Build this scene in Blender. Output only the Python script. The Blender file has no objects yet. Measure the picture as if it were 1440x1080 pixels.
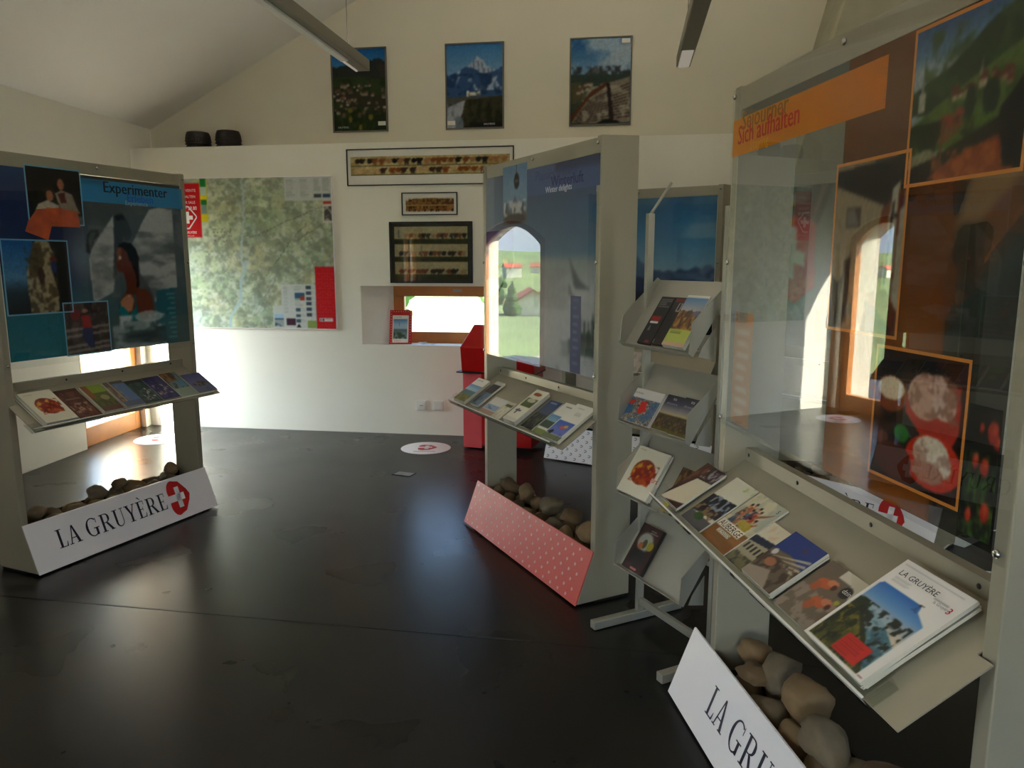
"""Tourist information room: poster displays, literature rack and gable wall."""
SKY, SUN, EXPO, LAMP, GLOW = 2.0, 18.0, 1.95, 7.5, 13.5
import bpy, bmesh, math, random
import numpy as np
from mathutils import Vector, Matrix, noise as mnoise
random.seed(7)
SC = bpy.context.scene
COL = SC.collection

# ------------------------------------------------------------------ materials
def s2l(c):
    return tuple((x/12.92 if x <= .04045 else ((x+.055)/1.055)**2.4) for x in c)
MATS = {}
def nodes(name):
    m = bpy.data.materials.new(name); m.use_nodes = True
    nt = m.node_tree; nt.nodes.clear()
    out = nt.nodes.new('ShaderNodeOutputMaterial')
    MATS[name] = m
    return m, nt, out
def pbr(name, col, rough=.5, metal=0., spec=.5, var=0., vscale=8., bump=0., bscale=40., coat=0.):
    """plain surface: base colour with a little procedural variation and bump"""
    m, nt, out = nodes(name)
    b = nt.nodes.new('ShaderNodeBsdfPrincipled')
    c = s2l(col)
    b.inputs['Base Color'].default_value = (*c, 1)
    b.inputs['Roughness'].default_value = rough
    b.inputs['Metallic'].default_value = metal
    b.inputs['Specular IOR Level'].default_value = spec
    b.inputs['Coat Weight'].default_value = coat
    tc = nt.nodes.new('ShaderNodeTexCoord')
    if var > 0:
        n = nt.nodes.new('ShaderNodeTexNoise'); n.inputs['Scale'].default_value = vscale; n.inputs['Detail'].default_value = 5
        nt.links.new(tc.outputs['Object'], n.inputs['Vector'])
        r = nt.nodes.new('ShaderNodeValToRGB')
        r.color_ramp.elements[0].position = .3; r.color_ramp.elements[1].position = .7
        r.color_ramp.elements[0].color = (*[x*(1-var) for x in c], 1)
        r.color_ramp.elements[1].color = (*[min(1, x*(1+var)) for x in c], 1)
        nt.links.new(n.outputs['Fac'], r.inputs['Fac']); nt.links.new(r.outputs['Color'], b.inputs['Base Color'])
    if bump > 0:
        n2 = nt.nodes.new('ShaderNodeTexNoise'); n2.inputs['Scale'].default_value = bscale; n2.inputs['Detail'].default_value = 6
        nt.links.new(tc.outputs['Object'], n2.inputs['Vector'])
        bp = nt.nodes.new('ShaderNodeBump'); bp.inputs['Strength'].default_value = bump; bp.inputs['Distance'].default_value = .01
        nt.links.new(n2.outputs['Fac'], bp.inputs['Height']); nt.links.new(bp.outputs['Normal'], b.inputs['Normal'])
    nt.links.new(b.outputs['BSDF'], out.inputs['Surface'])
    return m
def printmat(name, rough=.45, spec=.4):
    m, nt, out = nodes(name)
    b = nt.nodes.new('ShaderNodeBsdfPrincipled')
    a = nt.nodes.new('ShaderNodeAttribute'); a.attribute_name = 'ink'
    b.inputs['Roughness'].default_value = rough; b.inputs['Specular IOR Level'].default_value = spec
    nt.links.new(a.outputs['Color'], b.inputs['Base Color']); nt.links.new(b.outputs['BSDF'], out.inputs['Surface'])
    return m
def clear(name, tint=(.97, .98, .98), ior=1.5, gain=1.0, rough=0.):
    """clear sheet: transparent body with a mirror reflection on its outer faces"""
    m, nt, out = nodes(name)
    tr = nt.nodes.new('ShaderNodeBsdfTransparent'); tr.inputs['Color'].default_value = (*tint, 1)
    gl = nt.nodes.new('ShaderNodeBsdfGlossy'); gl.inputs['Roughness'].default_value = rough
    fr = nt.nodes.new('ShaderNodeFresnel'); fr.inputs['IOR'].default_value = ior
    ge = nt.nodes.new('ShaderNodeNewGeometry')
    inv = nt.nodes.new('ShaderNodeMath'); inv.operation = 'SUBTRACT'; inv.inputs[0].default_value = 1
    nt.links.new(ge.outputs['Backfacing'], inv.inputs[1])
    mu = nt.nodes.new('ShaderNodeMath'); mu.operation = 'MULTIPLY'; mu.use_clamp = True
    nt.links.new(fr.outputs['Fac'], mu.inputs[0]); nt.links.new(inv.outputs[0], mu.inputs[1])
    m2 = nt.nodes.new('ShaderNodeMath'); m2.operation = 'MULTIPLY'; m2.use_clamp = True; m2.inputs[1].default_value = gain
    nt.links.new(mu.outputs[0], m2.inputs[0])
    mx = nt.nodes.new('ShaderNodeMixShader')
    nt.links.new(m2.outputs[0], mx.inputs['Fac']); nt.links.new(tr.outputs[0], mx.inputs[1]); nt.links.new(gl.outputs[0], mx.inputs[2])
    nt.links.new(mx.outputs[0], out.inputs['Surface'])
    return m
def film(name, alpha):
    """translucent printed film on the clear sheet"""
    m, nt, out = nodes(name)
    a = nt.nodes.new('ShaderNodeAttribute'); a.attribute_name = 'ink'
    tr = nt.nodes.new('ShaderNodeBsdfTransparent'); b = nt.nodes.new('ShaderNodeBsdfDiffuse')
    mx = nt.nodes.new('ShaderNodeMixShader'); mx.inputs['Fac'].default_value = alpha
    nt.links.new(a.outputs['Color'], b.inputs['Color'])
    nt.links.new(tr.outputs[0], mx.inputs[1]); nt.links.new(b.outputs[0], mx.inputs[2]); nt.links.new(mx.outputs[0], out.inputs['Surface'])
    return m

pbr('plaster_wall', (.90, .885, .83), .85, var=.03, vscale=1.5, bump=.15, bscale=60)
pbr('plaster_ceiling', (.88, .87, .85), .9, var=.02, vscale=1.)
pbr('plaster_gable', (.84, .815, .74), .9, var=.03, vscale=1.2)
pbr('rough_plaster', (.74, .72, .64), .95, var=.12, vscale=9, bump=.9, bscale=22)
pbr('pier_stone', (.66, .64, .54), .9, var=.12, vscale=4, bump=.5, bscale=18)
pbr('wood', (.72, .46, .22), .45, var=.12, vscale=5)
pbr('metal_frame', (.64, .615, .54), .42, metal=.25, var=.02, vscale=3)
pbr('metal_shelf', (.66, .635, .56), .38, metal=.35, var=.03, vscale=4)
pbr('metal_dark', (.16, .16, .15), .45, metal=.5)
pbr('chrome', (.78, .78, .76), .22, metal=1.)
pbr('rack_metal', (.68, .67, .62), .36, metal=.45, var=.03, vscale=6)
pbr('aluminium', (.62, .62, .60), .35, metal=.7)
pbr('white_panel', (.94, .93, .95), .32, spec=.5)
pbr('navy_ink', (.10, .11, .20), .4)
pbr('pale_ink', (.90, .74, .72), .4)
pbr('red_ink', (.78, .10, .10), .35)
pbr('white_ink', (.92, .92, .92), .4)
pbr('grey_ink', (.42, .42, .46), .4)
pbr('red_panel_sheen', (.82, .34, .31), .42, spec=.8)  # red panel; its pale sheen is mixed into the base colour
pbr('kiosk_red', (.72, .04, .04), .3, spec=.5)
pbr('kiosk_red_lit', (.86, .34, .36), .3, spec=.5, var=.08, vscale=6)  # pinker copy of the kiosk red, light on that side painted in
pbr('paper', (.88, .87, .82), .6)
pbr('paper_grey', (.62, .60, .56), .6)
pbr('paper_dark', (.16, .13, .12), .6)
pbr('black_frame', (.05, .04, .045), .3)
pbr('grey_frame', (.40, .39, .36), .4, metal=.3)
pbr('mat_white', (.85, .84, .80), .7)
pbr('basket', (.15, .13, .12), .55, var=.35, vscale=30, bump=.9, bscale=60)
pbr('plastic_white', (.86, .86, .83), .4)
pbr('plastic_black', (.04, .04, .04), .4)
pbr('stone_tan', (.47, .38, .26), .75, var=.28, vscale=9, bump=.5, bscale=25)
pbr('stone_grey', (.40, .35, .27), .75, var=.30, vscale=11, bump=.5, bscale=25)
pbr('stone_brown', (.38, .30, .20), .78, var=.30, vscale=8, bump=.6, bscale=22)
pbr('grass', (.42, .48, .26), .9, var=.35, vscale=.05)
pbr('bounce_gravel', (.66, .63, .56), .95, var=.1)
pbr('foliage', (.22, .34, .10), .9, var=.4, vscale=1.5)
pbr('bark', (.30, .24, .18), .9)
pbr('roof_tile', (.70, .34, .24), .8, var=.15, vscale=3)
pbr('house_wall', (.90, .87, .78), .85)
pbr('lamp_white', (.90, .90, .88), .4)
pbr('lamp_side', (.50, .48, .42), .45, metal=.3)
printmat('print_gloss', .28, .5)
printmat('print_matt', .55, .3)
printmat('print_poster', .7, .15)
clear('acrylic', ior=1.5, gain=1.2)
clear('acrylic_tray', tint=(.95, .96, .95), ior=1.5, gain=1.6)
clear('window_glass', tint=(.95, .97, .96), ior=1.45, gain=1.)
film('film_orange', .86)
film('film_pale', .55)
film('film_grey', .42)

def glow(name, col, strength):
    m, nt, out = nodes(name); e = nt.nodes.new('ShaderNodeEmission'); e.inputs['Color'].default_value = (*s2l(col), 1); e.inputs['Strength'].default_value = strength
    nt.links.new(e.outputs[0], out.inputs['Surface'])
glow('uplight_glow', (1., .965, .90), LAMP); glow('lamp_louvre', (1., .95, .86), LAMP*.010)
# stones and floor get their own node set-ups
def floor_mat():
    m, nt, out = nodes('polished_concrete')
    b = nt.nodes.new('ShaderNodeBsdfPrincipled'); tc = nt.nodes.new('ShaderNodeTexCoord')
    n = nt.nodes.new('ShaderNodeTexNoise'); n.inputs['Scale'].default_value = .8; n.inputs['Detail'].default_value = 4; n.inputs['Roughness'].default_value = .5; n.inputs['Distortion'].default_value = .2
    nt.links.new(tc.outputs['Object'], n.inputs['Vector'])
    r = nt.nodes.new('ShaderNodeValToRGB'); r.color_ramp.elements[0].position = .32; r.color_ramp.elements[1].position = .72
    r.color_ramp.elements[0].color = (.006, .0052, .0042, 1); r.color_ramp.elements[1].color = (.012, .0104, .0084, 1)
    nt.links.new(n.outputs['Fac'], r.inputs['Fac']); nt.links.new(r.outputs['Color'], b.inputs['Base Color'])
    n2 = nt.nodes.new('ShaderNodeTexNoise'); n2.inputs['Scale'].default_value = 2.0; n2.inputs['Detail'].default_value = 4; n2.inputs['Distortion'].default_value = .2
    nt.links.new(tc.outputs['Object'], n2.inputs['Vector'])
    r2 = nt.nodes.new('ShaderNodeMapRange'); r2.inputs['From Min'].default_value = .3; r2.inputs['From Max'].default_value = .7
    r2.inputs['To Min'].default_value = .26; r2.inputs['To Max'].default_value = .32
    nt.links.new(n2.outputs['Fac'], r2.inputs['Value']); nt.links.new(r2.outputs['Result'], b.inputs['Roughness'])
    n3 = nt.nodes.new('ShaderNodeTexNoise'); n3.inputs['Scale'].default_value = 2.5; n3.inputs['Detail'].default_value = 2
    nt.links.new(tc.outputs['Object'], n3.inputs['Vector'])
    bp = nt.nodes.new('ShaderNodeBump'); bp.inputs['Strength'].default_value = 0; bp.inputs['Distance'].default_value = .02
    b.inputs['Specular IOR Level'].default_value = .42
    nt.links.new(b.outputs['BSDF'], out.inputs['Surface'])
floor_mat()

# ------------------------------------------------------------------ mesh tools
class MB:
    """collects shapes, then links them as ONE mesh object; materials by slot"""
    def __init__(s): s.v = []; s.f = []; s.m = []; s.slots = []; s.smooth = []
    def slot(s, mat):
        if mat not in s.slots: s.slots.append(mat)
        return s.slots.index(mat)
    def add(s, vs, fs, mat='metal_frame', M=None, smooth=False):
        b = len(s.v); k = s.slot(mat)
        for v in vs:
            v = Vector(v)
            s.v.append(tuple(M @ v) if M is not None else tuple(v))
        for f in fs: s.f.append([b+i for i in f]); s.m.append(k); s.smooth.append(smooth)
    def box(s, x0, y0, z0, x1, y1, z1, mat='metal_frame', M=None):
        vs = [(x, y, z) for z in (z0, z1) for y in (y0, y1) for x in (x0, x1)]
        s.add(vs, [(0, 2, 3, 1), (4, 5, 7, 6), (0, 1, 5, 4), (2, 6, 7, 3), (0, 4, 6, 2), (1, 3, 7, 5)], mat, M)
    def prism(s, pts, a, b, axis='x', mat='metal_frame', M=None):
        """extrude a 2D outline; axis x: pts are (y,z); y: (x,z); z: (x,y)"""
        def P(p, t): return (t, p[0], p[1]) if axis == 'x' else ((p[0], t, p[1]) if axis == 'y' else (p[0], p[1], t))
        n = len(pts); vs = [P(p, a) for p in pts]+[P(p, b) for p in pts]
        area = sum(pts[i][0]*pts[(i+1) % n][1]-pts[(i+1) % n][0]*pts[i][1] for i in range(n))
        fl = (area < 0)
        if axis == 'y': fl = not fl
        if b < a: fl = not fl
        f = [tuple(range(n))[::-1], tuple(range(n, 2*n))]+[(i, (i+1) % n, n+(i+1) % n, n+i) for i in range(n)]
        if fl: f = [tuple(q)[::-1] for q in f]
        s.add(vs, f, mat, M)
    def tube(s, pts, r, mat='metal_frame', M=None, n=8, cap=True):
        pts = [Vector(p) for p in pts]; vs = []; fs = []
        for i, p in enumerate(pts):
            d = (pts[min(i+1, len(pts)-1)]-pts[max(i-1, 0)]).normalized()
            u = d.orthogonal().normalized() if i == 0 else (u - d*u.dot(d)).normalized()
            w = d.cross(u)
            for k in range(n):
                a = 2*math.pi*k/n; vs.append(p+(u*math.cos(a)+w*math.sin(a))*r)
        for i in range(len(pts)-1):
            for k in range(n): fs.append((i*n+k, i*n+(k+1) % n, (i+1)*n+(k+1) % n, (i+1)*n+k))
        if cap: fs.append(tuple(range(n))[::-1]); fs.append(tuple((len(pts)-1)*n+k for k in range(n)))
        s.add(vs, fs, mat, M, True)
    def lathe(s, prof, mat='metal_frame', M=None, n=28):
        vs = []; fs = []
        for r, z in prof:
            for k in range(n): a = 2*math.pi*k/n; vs.append((r*math.cos(a), r*math.sin(a), z))
        for i in range(len(prof)-1):
            for k in range(n): fs.append((i*n+k, i*n+(k+1) % n, (i+1)*n+(k+1) % n, (i+1)*n+k))
        s.add(vs, fs, mat, M, True)
    def poly(s, pts, z, mat, M=None):
        s.add([(p[0], p[1], z) for p in pts], [tuple(range(len(pts)))], mat, M)
    def build(s, name, parent=None, M=None, bevel=0.):
        me = bpy.data.meshes.new(name); me.from_pydata(s.v, [], s.f)
        for k in s.slots: me.materials.append(MATS[k])
        me.polygons.foreach_set('material_index', s.m); me.polygons.foreach_set('use_smooth', s.smooth)
        me.update()
        o = bpy.data.objects.new(name, me); COL.objects.link(o)
        if parent is not None: o.parent = parent
        if M is not None:
            if parent is None: o.matrix_world = M
            else: o.matrix_local = M
        if bevel > 0:
            b = o.modifiers.new('edge', 'BEVEL'); b.width = bevel; b.segments = 2; b.limit_method = 'ANGLE'
        return o
def tag(o, label=None, cat=None, group=None, kind=None):
    if label: o['label'] = label
    if cat: o['category'] = cat
    if group: o['group'] = group
    if kind: o['kind'] = kind
    return o
def empty(name, label, cat, M, group=None):
    o = bpy.data.objects.new(name, None); COL.objects.link(o); o.matrix_world = M; o.empty_display_size = .1
    return tag(o, label, cat, group)
def structure(o, label=None): return tag(o, label, None, None, 'structure')
def FR(ox, oy, oz, th):
    """frame with origin and heading (degrees)"""
    return Matrix.Translation((ox, oy, oz)) @ Matrix.Rotation(math.radians(th), 4, 'Z')

# ------------------------------------------------------------------ lettering
_txt = {}
def sans(string, size):
    """outline of a string in the built-in face, as (verts, faces, width), height scaled to size"""
    if string not in _txt:
        c = bpy.data.curves.new('lettering', 'FONT'); c.body = string; c.size = 1; c.resolution_u = 2
        o = bpy.data.objects.new('lettering', c); COL.objects.link(o)
        dg = bpy.context.evaluated_depsgraph_get(); ev = o.evaluated_get(dg); me = ev.to_mesh()
        vs = [(v.co.x, v.co.y) for v in me.vertices]; fs = [tuple(p.vertices) for p in me.polygons]
        ev.to_mesh_clear(); bpy.data.objects.remove(o); bpy.data.curves.remove(c)
        _txt[string] = (vs, fs)
    vs, fs = _txt[string]
    x0 = min(v[0] for v in vs); x1 = max(v[0] for v in vs)
    return [((v[0]-x0)*size, v[1]*size) for v in vs], fs, (x1-x0)*size
def arc(cx, cy, rx, ry, a0, a1, t0, n=14, tf=None):
    """curved stroke, thickness t0*tf(angle)"""
    out = []; inn = []
    for i in range(n+1):
        a = math.radians(a0+(a1-a0)*i/n); t = t0 if tf is None else tf(a)
        out.append((cx+rx*math.cos(a), cy+ry*math.sin(a))); inn.append((cx+(rx-t)*math.cos(a), cy+(ry-min(t, .06))*math.sin(a)))
    return [[out[i], out[i+1], inn[i+1], inn[i]] for i in range(n)]
def R4(x0, y0, x1, y1): return [(x0, y0), (x1, y0), (x1, y1), (x0, y1)]
def serif_glyph(ch):
    """polygons of a roman capital with serifs, cap height 1; returns (polys, advance)"""
    T = .15; t = .045
    if ch == 'L': return [R4(.12, 0, .12+T, 1), R4(.02, 0, .58, t), R4(.02, 1-t, .38, 1), [(.50, t), (.58, t), (.60, .27), (.57, .27)]], .60
    if ch == 'A': return [[(.36, 1), (.46, 1), (.76, 0), (.58, 0)], [(.36, 1), (.41, .93), (.16, 0), (.09, 0)], R4(.2, .3, .62, .3+t), R4(0, 0, .26, t), R4(.5, 0, .84, t)], .84
    if ch == 'G':
        f = lambda a: .05+.11*abs(math.cos(a))**1.3
        return arc(.46, .5, .44, .52, 50, 318, .1, 22, f)+[R4(.64, .02, .64+T, .42), R4(.52, .40, .90, .40+t), [(.74, .70), (.78, .70), (.78, .98), (.74, .92)]], .94
    if ch == 'R': return [R4(.12, 0, .12+T, 1), R4(.02, 0, .38, t), R4(.02, 1-t, .45, 1), R4(.2, .47, .45, .47+t)]+arc(.44, .745, .26, .255, -92, 92, .1, 12, lambda a: .05+.10*abs(math.cos(a)))+[[(.38, .49), (.53, .49), (.84, .03), (.66, .03)], R4(.64, 0, .90, t)], .88
    if ch == 'U': return [R4(.12, .3, .12+T, 1), R4(.02, 1-t, .38, 1), R4(.66, .3, .71, 1), R4(.56, 1-t, .82, 1)]+arc(.415, .30, .295, .32, 180, 360, .1, 14, lambda a: .05+.09*max(0, -math.cos(a))), .86
    if ch == 'Y': return [[(.06, 1), (.24, 1), (.46, .46), (.36, .40)], [(.66, 1), (.72, 1), (.46, .42), (.42, .50)], R4(.33, 0, .33+T, .50), R4(.22, 0, .60, t), R4(0, 1-t, .32, 1), R4(.56, 1-t, .80, 1)], .80
    if ch in 'EÈ':
        p = [R4(.12, 0, .12+T, 1), R4(.02, 0, .62, t), R4(.02, 1-t, .60, 1), R4(.2, .49, .48, .49+t), [(.54, t), (.62, t), (.66, .26), (.63, .26)], R4(.565, .76, .60, 1), R4(.45, .40, .48, .64)]
        if ch == 'È': p.append([(.20, 1.26), (.32, 1.26), (.46, 1.07), (.42, 1.07)])
        return p, .68
    return [], .22
def serif_word(mb, word, x, y, h, squeeze, mat, M, z=.0012):
    for ch in word:
        ps, adv = serif_glyph(ch)
        for p in ps:
            q = [(x+a*h*squeeze, y+b*h) for a, b in p]
            if sum(q[i][0]*q[(i+1) % len(q)][1]-q[(i+1) % len(q)][0]*q[i][1] for i in range(len(q))) < 0: q = q[::-1]
            mb.poly(q, z, mat, M)
        x += (adv+.07)*h*squeeze
    return x
def pointer_heart(mb, x, y, w, h, M, red='red_ink', white='white_panel', z=.0012):
    """red rounded arrow-heart pointing right with a white cross let into it; box (x,y)-(x+w,y+h)"""
    pts = []
    for i in range(15):
        a = math.radians(215-i*150/14); pts.append((.30+.27*math.cos(a), .70+.30*math.sin(a)))
    pts += [(.62, .93), (.88, .66), (.97, .5), (.88, .34), (.62, .07)]
    for i in range(15):
        a = math.radians(-65-i*150/14); pts.append((.30+.27*math.cos(a), .30+.30*math.sin(a)))
    q = [(x+a*w, y+b*h) for a, b in pts][::-1]
    c = (x+.5*w, y+.5*h)
    mb.add([(p[0], p[1], z) for p in q]+[(c[0], c[1], z)], [(i, (i+1) % len(q), len(q)) for i in range(len(q))], red, M)
    for r in (R4(-.04, .40, .72, .60), R4(.36, .20, .56, .80)):
        mb.poly([(x+a*w, y+b*h) for a, b in r], z*1.8, white, M)

# ------------------------------------------------------------------ painted surfaces
class Cv:
    """a small canvas; u runs left to right, v top to bottom, both 0..1"""
    def __init__(s, w, h, c=(.8, .8, .8)):
        s.w, s.h = w, h
        s.a = np.empty((h, w, 3)); s.a[:] = c
        s.U, s.V = np.meshgrid((np.arange(w)+.5)/w, (np.arange(h)+.5)/h)
    def put(s, m, c, al=1.):
        m = np.clip(m, 0, 1)*al
        s.a = s.a*(1-m[..., None])+np.array(c)*m[..., None]; return s
    def grad(s, stops, u0=0, u1=1, v0=0, v1=1, horiz=False):
        t = ((s.U-u0)/(u1-u0) if horiz else (s.V-v0)/(v1-v0))
        c = np.stack([np.interp(t, [p for p, _ in stops], [q[i] for _, q in stops]) for i in range(3)], -1)
        m = (s.U >= u0) & (s.U <= u1) & (s.V >= v0) & (s.V <= v1)
        s.a[m] = c[m]; return s
    def rect(s, u0, v0, u1, v1, c, al=1.): return s.put(((s.U >= u0) & (s.U <= u1) & (s.V >= v0) & (s.V <= v1)).astype(float), c, al)
    def poly(s, pts, c, al=1.):
        ins = np.zeros(s.U.shape, bool); n = len(pts)
        for i in range(n):
            x0, y0 = pts[i]; x1, y1 = pts[(i+1) % n]
            cond = ((y0 > s.V) != (y1 > s.V))
            if y1 != y0: ins ^= cond & (s.U < (x1-x0)*(s.V-y0)/(y1-y0)+x0)
        return s.put(ins.astype(float), c, al)
    def ell(s, cx, cy, rx, ry, c, al=1., soft=0., rot=0.):
        k, q = math.cos(rot), math.sin(rot); dx = s.U-cx; dy = s.V-cy
        d = np.sqrt(((dx*k+dy*q)/rx)**2+((-dx*q+dy*k)/ry)**2)
        m = (d <= 1).astype(float) if soft == 0 else np.clip((1+soft-d)/(2*soft), 0, 1)
        return s.put(m, c, al)
    def fbm(s, sc, seed=0, oct=4, sx=1.):
        out = np.zeros(s.U.shape); amp = 1; tot = 0; rs = np.random.RandomState(seed)
        for o in range(oct):
            g = rs.rand(66, 66); x = (s.U*sc*sx*2**o) % 64; y = (s.V*sc*2**o) % 64
            xi = x.astype(int); yi = y.astype(int); fx = x-xi; fy = y-yi; fx = fx*fx*(3-2*fx); fy = fy*fy*(3-2*fy)
            out += amp*((g[yi, xi]*(1-fx)+g[yi, xi+1]*fx)*(1-fy)+(g[yi+1, xi]*(1-fx)+g[yi+1, xi+1]*fx)*fy); tot += amp; amp *= .55
        return out/tot
    def tex(s, c, sc, seed=0, lo=.45, hi=.6, al=1., u0=0, v0=0, u1=1, v1=1, sx=1., mask=None):
        n = np.clip((s.fbm(sc, seed, sx=sx)-lo)/(hi-lo), 0, 1)*((s.U >= u0) & (s.U <= u1) & (s.V >= v0) & (s.V <= v1))
        if mask is not None: n = n*mask
        return s.put(n, c, al)
    def ridge(s, base, amp, c, seed=0, sc=4, v1=1., tilt=0., al=1., u0=0, u1=1):
        n = s.fbm(sc, seed)[0:1, :]
        line = base-amp*(n-.5)*2+tilt*(s.U-.5)
        m = ((s.V > line) & (s.V <= v1) & (s.U >= u0) & (s.U <= u1)).astype(float)
        s.put(m, c, al); return m
    def peak(s, cx, top, base, half, c, seed=0, rough=.03, al=1.):
        n = (s.fbm(14, seed)[0:1, :]-.5)*rough*2
        line = top+(base-top)*(np.abs(s.U-cx)/half)**.9+n
        m = ((s.V > line) & (s.V < base)).astype(float); s.put(m, c, al); return m
    def dots(s, n, cols, size, seed=0, u0=0, v0=0, u1=1, v1=1, asp=1.):
        r = random.Random(seed)
        for i in range(n): s.ell(r.uniform(u0, u1), r.uniform(v0, v1), size*r.uniform(.5, 1.3), size*asp*r.uniform(.5, 1.3), r.choice(cols))
        return s
    def roofs(s, n, seed, u0, v0, u1, v1, sz, walls, roofs):
        r = random.Random(seed)
        L = sorted([(r.uniform(v0, v1), r.uniform(u0, u1)) for _ in range(n)])
        for v, u in L:
            w = sz*r.uniform(.7, 1.4); h = w*.7*s.w/s.h
            s.rect(u-w/2, v, u+w/2, v+h, r.choice(walls)); s.poly([(u-w*.65, v), (u-w*.3, v-h*.8), (u+w*.5, v-h*.8), (u+w*.65, v)], r.choice(roofs))
        return s
    def lines(s, u0, v0, u1, v1, n, c, al=.7, seed=0):
        r = random.Random(seed); d = (v1-v0)/n
        for i in range(n): s.rect(u0, v0+i*d, u0+(u1-u0)*r.uniform(.6, 1), v0+i*d+d*.45, c, al)
        return s
    def mul(s, k): s.a = np.clip(s.a*k, 0, 1); return s
    def grain(s, k=.05, seed=3): s.a = np.clip(s.a*(1+k*(np.random.RandomState(seed).rand(s.h, s.w, 1)*2-1)), 0, 1); return s

def painted(name, cv, w, h, parent=None, M=None, mat='print_gloss', texts=(), z=0., x=0., y=0., solid=0.):
    """the canvas as a fine coloured mesh (w x h), lettering laid over it in the same mesh.
       texts: (string, u, v_baseline, cap size in metres, colour[, angle])"""
    W, H = cv.w, cv.h
    for ax in (0, 1):
        q = np.pad(cv.a, [(1, 1) if i == ax else (0, 0) for i in range(3)], 'edge')
        cv.a = (q[2:]+2*cv.a+q[:-2])/4 if ax == 0 else (q[:, 2:]+2*cv.a+q[:, :-2])/4
    xs = x+np.linspace(0, w, W); ys = y+h-np.linspace(0, h, H)
    X, Y = np.meshgrid(xs, ys)
    vs = np.stack([X, Y, np.full(X.shape, z)], -1).reshape(-1, 3)
    idx = np.arange(W*H).reshape(H, W)
    fs = np.stack([idx[1:, :-1], idx[1:, 1:], idx[:-1, 1:], idx[:-1, :-1]], -1).reshape(-1, 4)
    V = [tuple(v) for v in vs.tolist()]; F = [tuple(f) for f in fs.tolist()]
    cols = [tuple(c) for c in cv.a.reshape(-1, 3).tolist()]
    for t in texts:
        st, u, v, size, c = t[:5]; ang = math.radians(t[5]) if len(t) > 5 else 0
        sx = t[6] if len(t) > 6 else 1.
        tv, tf, tw = sans(st, size); b = len(V)
        bold = t[7] if len(t) > 7 else 0
        for e_ in range(1+bold):
          b = len(V)
          for px, py in tv:
            px = px*sx+e_*size*.035; rx = px*math.cos(ang)-py*math.sin(ang); ry = px*math.sin(ang)+py*math.cos(ang)
            V.append((x+u*w+rx, y+h-v*h+ry, z+.0006+e_*.0001)); cols.append(c)
          F += [tuple(b+i for i in f) for f in tf]
    me = bpy.data.meshes.new(name); me.from_pydata(V, [], F)
    at = me.color_attributes.new('ink', 'FLOAT_COLOR', 'POINT')
    arr = np.ones((len(V), 4)); ca = np.clip(np.array(cols), 0, 1)
    arr[:, :3] = np.where(ca <= .04045, ca/12.92, ((ca+.055)/1.055)**2.4)
    at.data.foreach_set('color', arr.ravel()); me.materials.append(MATS[mat]); me.update()
    o = bpy.data.objects.new(name, me); COL.objects.link(o)
    if parent is not None: o.parent = parent
    if M is not None:
        if parent is None: o.matrix_world = M
        else: o.matrix_local = M
    return o
# ------------------------------------------------------------------ camera
cam_d = bpy.data.cameras.new('camera'); cam = bpy.data.objects.new('camera', cam_d); COL.objects.link(cam)
cam.location = (0, 0, 1.55); cam.rotation_euler = (math.radians(90)-math.atan(171/1050.), 0, 0)
cam_d.sensor_fit = 'HORIZONTAL'; cam_d.sensor_width = 36; cam_d.lens = 36*1050/1440.; cam_d.clip_end = 2000
SC.camera = cam

# ------------------------------------------------------------------ room shell
BW = FR(-2.957, 6.98, 0, -8.63)            # back wall: x along, y into the wall
LWT = math.degrees(math.atan2(1, .089))    # heading of the left wall
LW = FR(-3.569, 6.076, 0, LWT)             # left wall: x away from the camera, y outwards
S = LambdaGap = None
mb = MB(); mb.box(-7, -4.2, -.12, 7, 9, 0, 'polished_concrete')
structure(mb.build('floor'))
mb = MB()
sx0, sy0, sx1, sy1 = -4.2, 3.62, 1.6, 2.60
d = Vector((sx1-sx0, sy1-sy0, 0)).normalized(); n_ = Vector((-d.y, d.x, 0))*.006
a_, b_ = Vector((-4.4, 3.66, 0)), Vector((2.5, 2.46, 0))
vs = [a_-n_, b_-n_, b_+n_, a_+n_]
mb.add([tuple(v)[:2]+(0.0,) for v in vs]+[tuple(v)[:2]+(.0012,) for v in vs], [(4, 5, 6, 7), (0, 1, 5, 4), (1, 2, 6, 5), (2, 3, 7, 6), (3, 0, 4, 7)], 'plastic_black')
structure(mb.build('trim_1'))
# lower back wall with the splayed niche, 35 cm proud of the gable behind it
mb = MB()
x0, x1, zt = -.56, 7.7, 2.575; nx0, nx1, nz0, nz1 = 1.62, 3.12, .817, 1.343
mb.box(x0, 0, 0, nx0, .35, zt, 'plaster_wall'); mb.box(nx1, 0, 0, x1, .35, zt, 'plaster_wall')
mb.box(nx0, 0, 0, nx1, .35, nz0, 'plaster_wall'); mb.box(nx0, 0, nz1, nx1, .35, zt, 'plaster_wall')
mb.prism([(nx0, 0), (nx0+.235, .215), (nx0+.235, .35), (nx0, .35)], nz0, nz1, 'z', 'plaster_wall')
mb.prism([(nx1, 0), (nx1, .35), (nx1-.235, .35), (nx1-.235, .215)], nz0, nz1, 'z', 'plaster_wall')
structure(mb.build('wall_back', M=BW))
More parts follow.
